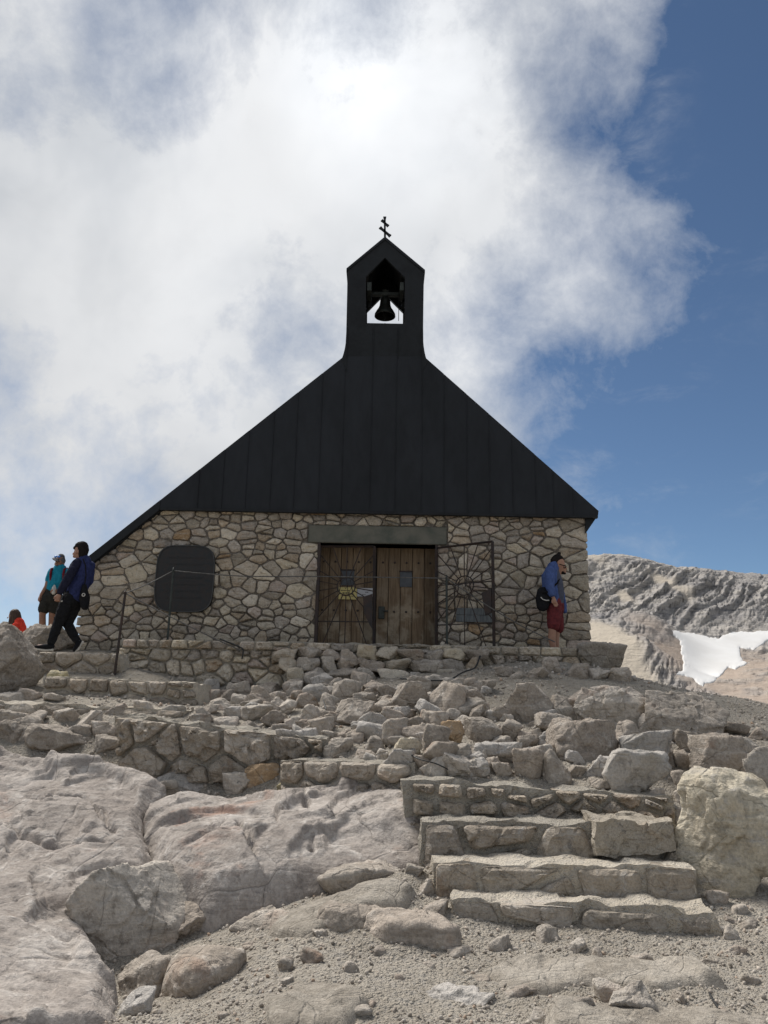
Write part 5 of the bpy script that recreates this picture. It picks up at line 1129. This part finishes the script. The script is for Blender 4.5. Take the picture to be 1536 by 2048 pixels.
blob('shorts', [([(.03, 0, .90), (.03, 0, .78)], [(.135, .165), (.145, .17)]), ([(.0, -.085, .78), (-.015, -.09, .60), (-.025, -.09, .49)], [.115, .108, .100]), ([(.06, .085, .78), (.075, .09, .60), (.085, .09, .47)], [.11, .105, .095])], 'maroon', A, .010, 3, .010)
for yy_, x0 in ((-.095, 0), (.095, .08)): small('shoe', [(-.06 + x0, yy_, .04), (.05 + x0, yy_, .045), (.15 + x0, yy_, .035)], [.045, .05, .038], 'black_cloth', A)
B = thing('shoulder_bag', 'black round shoulder bag with white stripe at the hip of person in blue shirt', 'bag', (q.x - .185, 12.86, T0 + .78))
blob('bag_body', [([(-.02, 0, -.02), (.0, 0, .09), (-.01, 0, .19)], [(.105, .06), (.135, .075), (.10, .06)])], 'black_cloth', B, .012, 4)
obj('bag_strap', tubem([(.02, .0, .2), (.09, -.01, .235), (.165, -.025, .29), (.225, -.02, .34), (.275, .04, .42), (.27, .12, .55), (.22, .2, .62)], .014, 6), M['black_cloth'], B)
obj('stripe', tubem([(-.06, -.078, .10), (-.03, -.086, .065), (.02, -.088, .05), (.07, -.08, .052)], .008, 6), M['white_rubber'], B)
obj('flap', boxm((-.05, -.092, .17), (.06, -.055, .205), .01), M['black_cloth'], B)

# walking person
q = P(138, 1250, 12.5); zf = P(115, 1302.5, 12.5).z; A = thing('person', 'walking person in navy and blue jacket with black trousers at left', 'person', (q.x, 12.5, zf))
blob('body', [([(.055, 0, 1.46), (.04, 0, 1.53), (.06, 0, 1.60), (.065, 0, 1.62)], [(.065, .06), (.092, .082), (.098, .088), (.085, .08)]), ([(-.025, -.02, 1.50), (-.028, -.02, 1.475)], [.026, .026]), ([(-.055, .0, 1.535), (-.062, 0, 1.515)], [.012, .012]), ([(.09, 0, 1.36), (.065, 0, 1.48)], [.058, .06]),
    ([(.015, -.085, 1.545), (.02, -.088, 1.515)], [.016, .013]), ([(.02, -.15, 1.30), (-.03, -.2, 1.09), (-.12, -.2, .86)], [.045, .04, .03]), ([(.18, .16, 1.3), (.16, .2, 1.08), (.06, .18, .92)], [.045, .04, .03]), ([(.10, 0, 1.35), (.02, 0, .85), (0, 0, .75)], [(.11, .09), (.11, .1), (.1, .1)]),
    ([(-.03, -.07, .78), (-.13, -.08, .44), (-.215, -.08, .13)], [.08, .055, .04]), ([(.04, .07, .78), (-.06, .08, .42), (.12, .08, .17)], [.08, .055, .04]), ([(-.2, -.08, .07), (-.4, -.08, .06)], [.035, .03]), ([(.14, .08, .14), (.11, .08, .05)], [.035, .03])]
    + hand((-.122, -.2, .855), (-.25, 0, -1), (.8, .5, 0), 1.05, 1.5) + hand((.06, .18, .91), (-.3, 0, -1), (.8, -.5, 0), 1.0, 1.0), 'skin', A, .0075, 3)
blob('hair', [([(.085, 0, 1.50), (.085, .0, 1.58), (.072, 0, 1.640)], [(.075, .082), (.098, .094), (.095, .09)]), ([(.0, 0, 1.645), (-.02, 0, 1.63)], [(.05, .08), (.03, .06)]), ([(.06, 0, 1.668), (.02, 0, 1.67)], [.055, .05])], 'hair', A, .009, 2, .003)
blob('jacket', [([(.115, .02, 1.40), (.12, .02, 1.30), (.095, .02, 1.12), (.04, .01, .95), (.01, 0, .84)], [(.115, .12), (.150, .135), (.145, .135), (.155, .14), (.16, .145)]), ([(.075, 0, 1.44), (.085, 0, 1.40)], [.072, .085]), ([(.19, .13, 1.36), (.17, .18, 1.12), (.07, .17, .94)], [.07, .065, .05])], 'royal_blue', A, .010, 3, .012)
blob('sleeve', [([(.055, -.10, 1.355), (.02, -.155, 1.24), (-.025, -.19, 1.09), (-.075, -.2, .97), (-.115, -.2, .885)], [.075, .072, .066, .058, .046])], 'navy_sleeve', A, .010, 3, .010)
blob('trousers', [([(.0, 0, .90), (.0, 0, .78)], [(.145, .135), (.145, .14)]), ([(-.02, -.065, .80), (-.085, -.08, .60), (-.13, -.08, .44), (-.17, -.08, .28), (-.21, -.08, .13)], [.115, .097, .078, .070, .055]), ([(.035, .06, .80), (-.01, .075, .60), (-.055, .08, .43), (.03, .08, .29), (.115, .08, .18)], [.115, .095, .078, .070, .055])], 'black_cloth', A, .010, 3, .012)
sh = small('shoe', [(-.195, -.08, .065), (-.28, -.08, .058), (-.44, -.08, .055)], [(.045, .045), (.045, .046), (.022, .036)], 'black_cloth', A); obj('sole', tubem([(-.17, -.08, .016), (-.28, -.08, .012), (-.40, -.08, .026), (-.475, -.08, .052)], [.022, .022, .020, .012], 8), M['white_rubber'], sh)
sh = small('shoe', [(.155, .08, .155), (.135, .08, .10), (.10, .08, .035)], [(.045, .045), (.045, .046), (.03, .04)], 'black_cloth', A); obj('sole', tubem([(.215, .08, .165), (.175, .08, .10), (.15, .08, .045), (.105, .08, .005)], [.015, .018, .018, .014], 8), M['white_rubber'], sh)
obj('trouser_mark', tubem([(-.10, -.155, .745), (-.07, -.168, .752)], .013, 5), M['white_rubber'], A)
B = thing('drawstring_backpack', 'black drawstring backpack with small white ring mark on walking person', 'backpack', (q.x + .215, 12.42, zf + .66))
blob('bag_body', [([(.025, 0, .04), (.01, 0, .16), (-.01, 0, .32)], [(.062, .08), (.080, .10), (.035, .06)])], 'black_cloth', B, .010, 4, .006)
obj('cord', tubem([(.0, -.03, .36), (.02, -.07, .50), (.0, -.09, .66), (-.06, -.06, .76)], .010, 6), M['black_cloth'], B)
obj('ring_mark', tubem([(.03 + .022 * math.cos(t), -.112, .19 + .022 * math.sin(t)) for t in [i * math.pi / 6 for i in range(13)]], .007, 5), M['white_rubber'], B)

# person in cap coming up behind
q = P(107, 1200, 14.9); zf = P(107, 1112, 14.9).z - 1.70; A = thing('person', 'person in turquoise shirt, cap and dark shorts behind the walking person', 'person', (q.x, 14.9, zf))
blob('body', [([(.03, 0, 1.49), (.03, 0, 1.56), (.04, 0, 1.62)], [(.055, .065), (.078, .09), (.08, .095)]), ([(.015, -.095, 1.555), (.012, -.105, 1.535)], [.012, .014]), ([(-.045, -.01, 1.56), (-.045, -.01, 1.53)], [.014, .012]), ([(.115, 0, 1.56), (.115, 0, 1.53)], [.014, .012]), ([(.05, 0, 1.40), (.035, 0, 1.5)], [.06, .06]),
    ([(-.12, 0, 1.38), (-.15, -.02, 1.12), (-.215, -.06, .95)], [.05, .042, .032]), ([(.21, 0, 1.38), (.24, -.02, 1.12), (.12, -.14, 1.02)], [.05, .042, .032]), ([(.04, 0, 1.4), (0, 0, 1.0), (-.02, 0, .9)], [(.13, .09), (.12, .09), (.12, .09)]),
    ([(-.10, 0, .9), (-.165, -.02, .60), (-.155, 0, .45), (-.09, 0, .10)], [.09, .062, .062, .042]), ([(.03, .0, .9), (-.005, .03, .60), (.0, .05, .45), (-.02, .06, .10)], [.09, .062, .062, .042]), ([(-.09, 0, .06), (-.11, -.13, .04)], [.045, .04]), ([(-.02, .06, .06), (-.02, -.06, .04)], [.045, .04])]
    + hand((-.217, -.06, .945), (-.15, 0, -1), (0, 1, .2), 1.0, .6) + hand((.12, -.14, 1.02), (-.8, -.5, 0), (0, .3, 1), 1.0, 1.2), 'skin2', A, .008, 3)
for xe in (.0, .055): small('eye', [(xe, -.088, 1.578), (xe + .004, -.088, 1.578)], [.007, .007], 'black_cloth', A)
small('mouth', [(.0, -.085, 1.502), (.045, -.085, 1.502)], [.005, .005], 'wine', A)
cp = blob('cap', [([(.042, .01, 1.625), (.044, .01, 1.675)], [(.092, .105), (.07, .08)]), ([(.01, -.09, 1.617), (.0, -.155, 1.602)], [(.075, .012), (.06, .01)])], 'grey_cap', A, .008, 2)
for xe in (-.025, .035): small('sunglass_lens', [(xe, -.092, 1.672), (xe + .02, -.094, 1.674)], [(.02, .012), (.02, .012)], 'lens', cp)
blob('turquoise_shirt', [([(.05, 0, 1.44), (.045, 0, 1.32), (.02, -.01, 1.18), (.0, -.01, 1.06)], [(.125, .09), (.165, .115), (.155, .12), (.15, .115)]), ([(-.09, 0, 1.40), (-.135, 0, 1.24)], [.07, .062]), ([(.18, 0, 1.40), (.23, 0, 1.24)], [.07, .062])], 'teal', A, .011, 3, .010)
blob('shorts', [([(-.01, 0, 1.05), (-.02, 0, .92)], [(.15, .115), (.165, .12)]), ([(-.10, 0, .92), (-.155, -.01, .70)], [.115, .105]), ([(.04, .02, .92), (.01, .03, .70)], [.115, .105])], 'dark_olive', A, .011, 3, .010)
for xs in (-.075, .165): obj('backpack_strap', tubem([(xs, .05, 1.475), (xs, -.075, 1.44), (xs + .01, -.118, 1.34), (xs + .02, -.10, 1.22), (xs + .04, -.0, 1.12)], .022, 8), M['wine'], A)
for xs, yy_ in ((-.095, -.05), (-.02, .02)): small('shoe', [(xs, yy_ + .06, .05), (xs, yy_ - .05, .05), (xs, yy_ - .12, .04)], [.048, .05, .04], 'black_cloth', A)
bo = small('water_bottle', [(0, 0, 0), (0, 0, .09), (0, 0, .13)], [.036, .038, .02], 'white_rubber', None); bo.location = (q.x + .06, 14.72, zf + .98); tag(bo, 'white bottle held before the waist of person in turquoise shirt', 'bottle')

# person sitting behind the crag, only head and shoulder showing
q = P(27, 1240, 15.4); zf = P(27, 1217, 15.4).z - .90; A = thing('person', 'brown haired person in orange red top, mostly hidden behind the crag', 'person', (q.x, 15.4, zf))
blob('body', [([(-.02, 0, .67), (-.01, 0, .74), (.0, 0, .80)], [(.06, .06), (.088, .08), (.09, .08)]), ([(-.115, 0, .73), (-.12, 0, .715)], [.012, .012]), ([(.08, 0, .56), (.01, 0, .68)], [.055, .055]), ([(.2, 0, .12), (.17, 0, .4)], [(.14, .15), (.12, .15)]), ([(.15, -.17, .5), (.06, -.2, .28), (-.08, -.15, .2)], [.045, .04, .03]), ([(.15, .17, .5), (.06, .2, .28), (-.08, .15, .2)], [.045, .04, .03]),
    ([(.18, -.1, .1), (-.2, -.11, .25), (-.25, -.11, -.1)], [.08, .06, .04]), ([(.18, .1, .1), (-.2, .11, .25), (-.25, .11, -.1)], [.08, .06, .04])] + hand((-.085, -.15, .2), (-1, 0, -.2), (0, 1, 0), .9) + hand((-.085, .15, .2), (-1, 0, -.2), (0, 1, 0), .9), 'skin', A, .009, 3)
blob('hair', [([(.035, 0, .62), (.04, 0, .72), (.01, 0, .80)], [(.085, .10), (.105, .105), (.10, .098)]), ([(-.03, -.06, .60), (-.02, -.07, .72)], [.035, .03])], 'brownhair', A, .010, 2, .005)
blob('top', [([(.13, 0, .60), (.17, 0, .45), (.2, 0, .1)], [(.085, .15), (.12, .18), (.13, .16)]), ([(.13, -.16, .56), (.08, -.2, .34)], [.065, .055]), ([(.13, .16, .56), (.08, .2, .34)], [.065, .055])], 'orange_red', A, .012, 3, .004)
blob('trousers', [([(.2, 0, .12), (.16, 0, .1)], [(.13, .16), (.13, .16)]), ([(.18, -.1, .1), (-.2, -.11, .25), (-.25, -.11, -.05)], [.09, .075, .055]), ([(.18, .1, .1), (-.2, .11, .25), (-.25, .11, -.05)], [.09, .075, .055])], 'black_cloth', A, .012, 3)
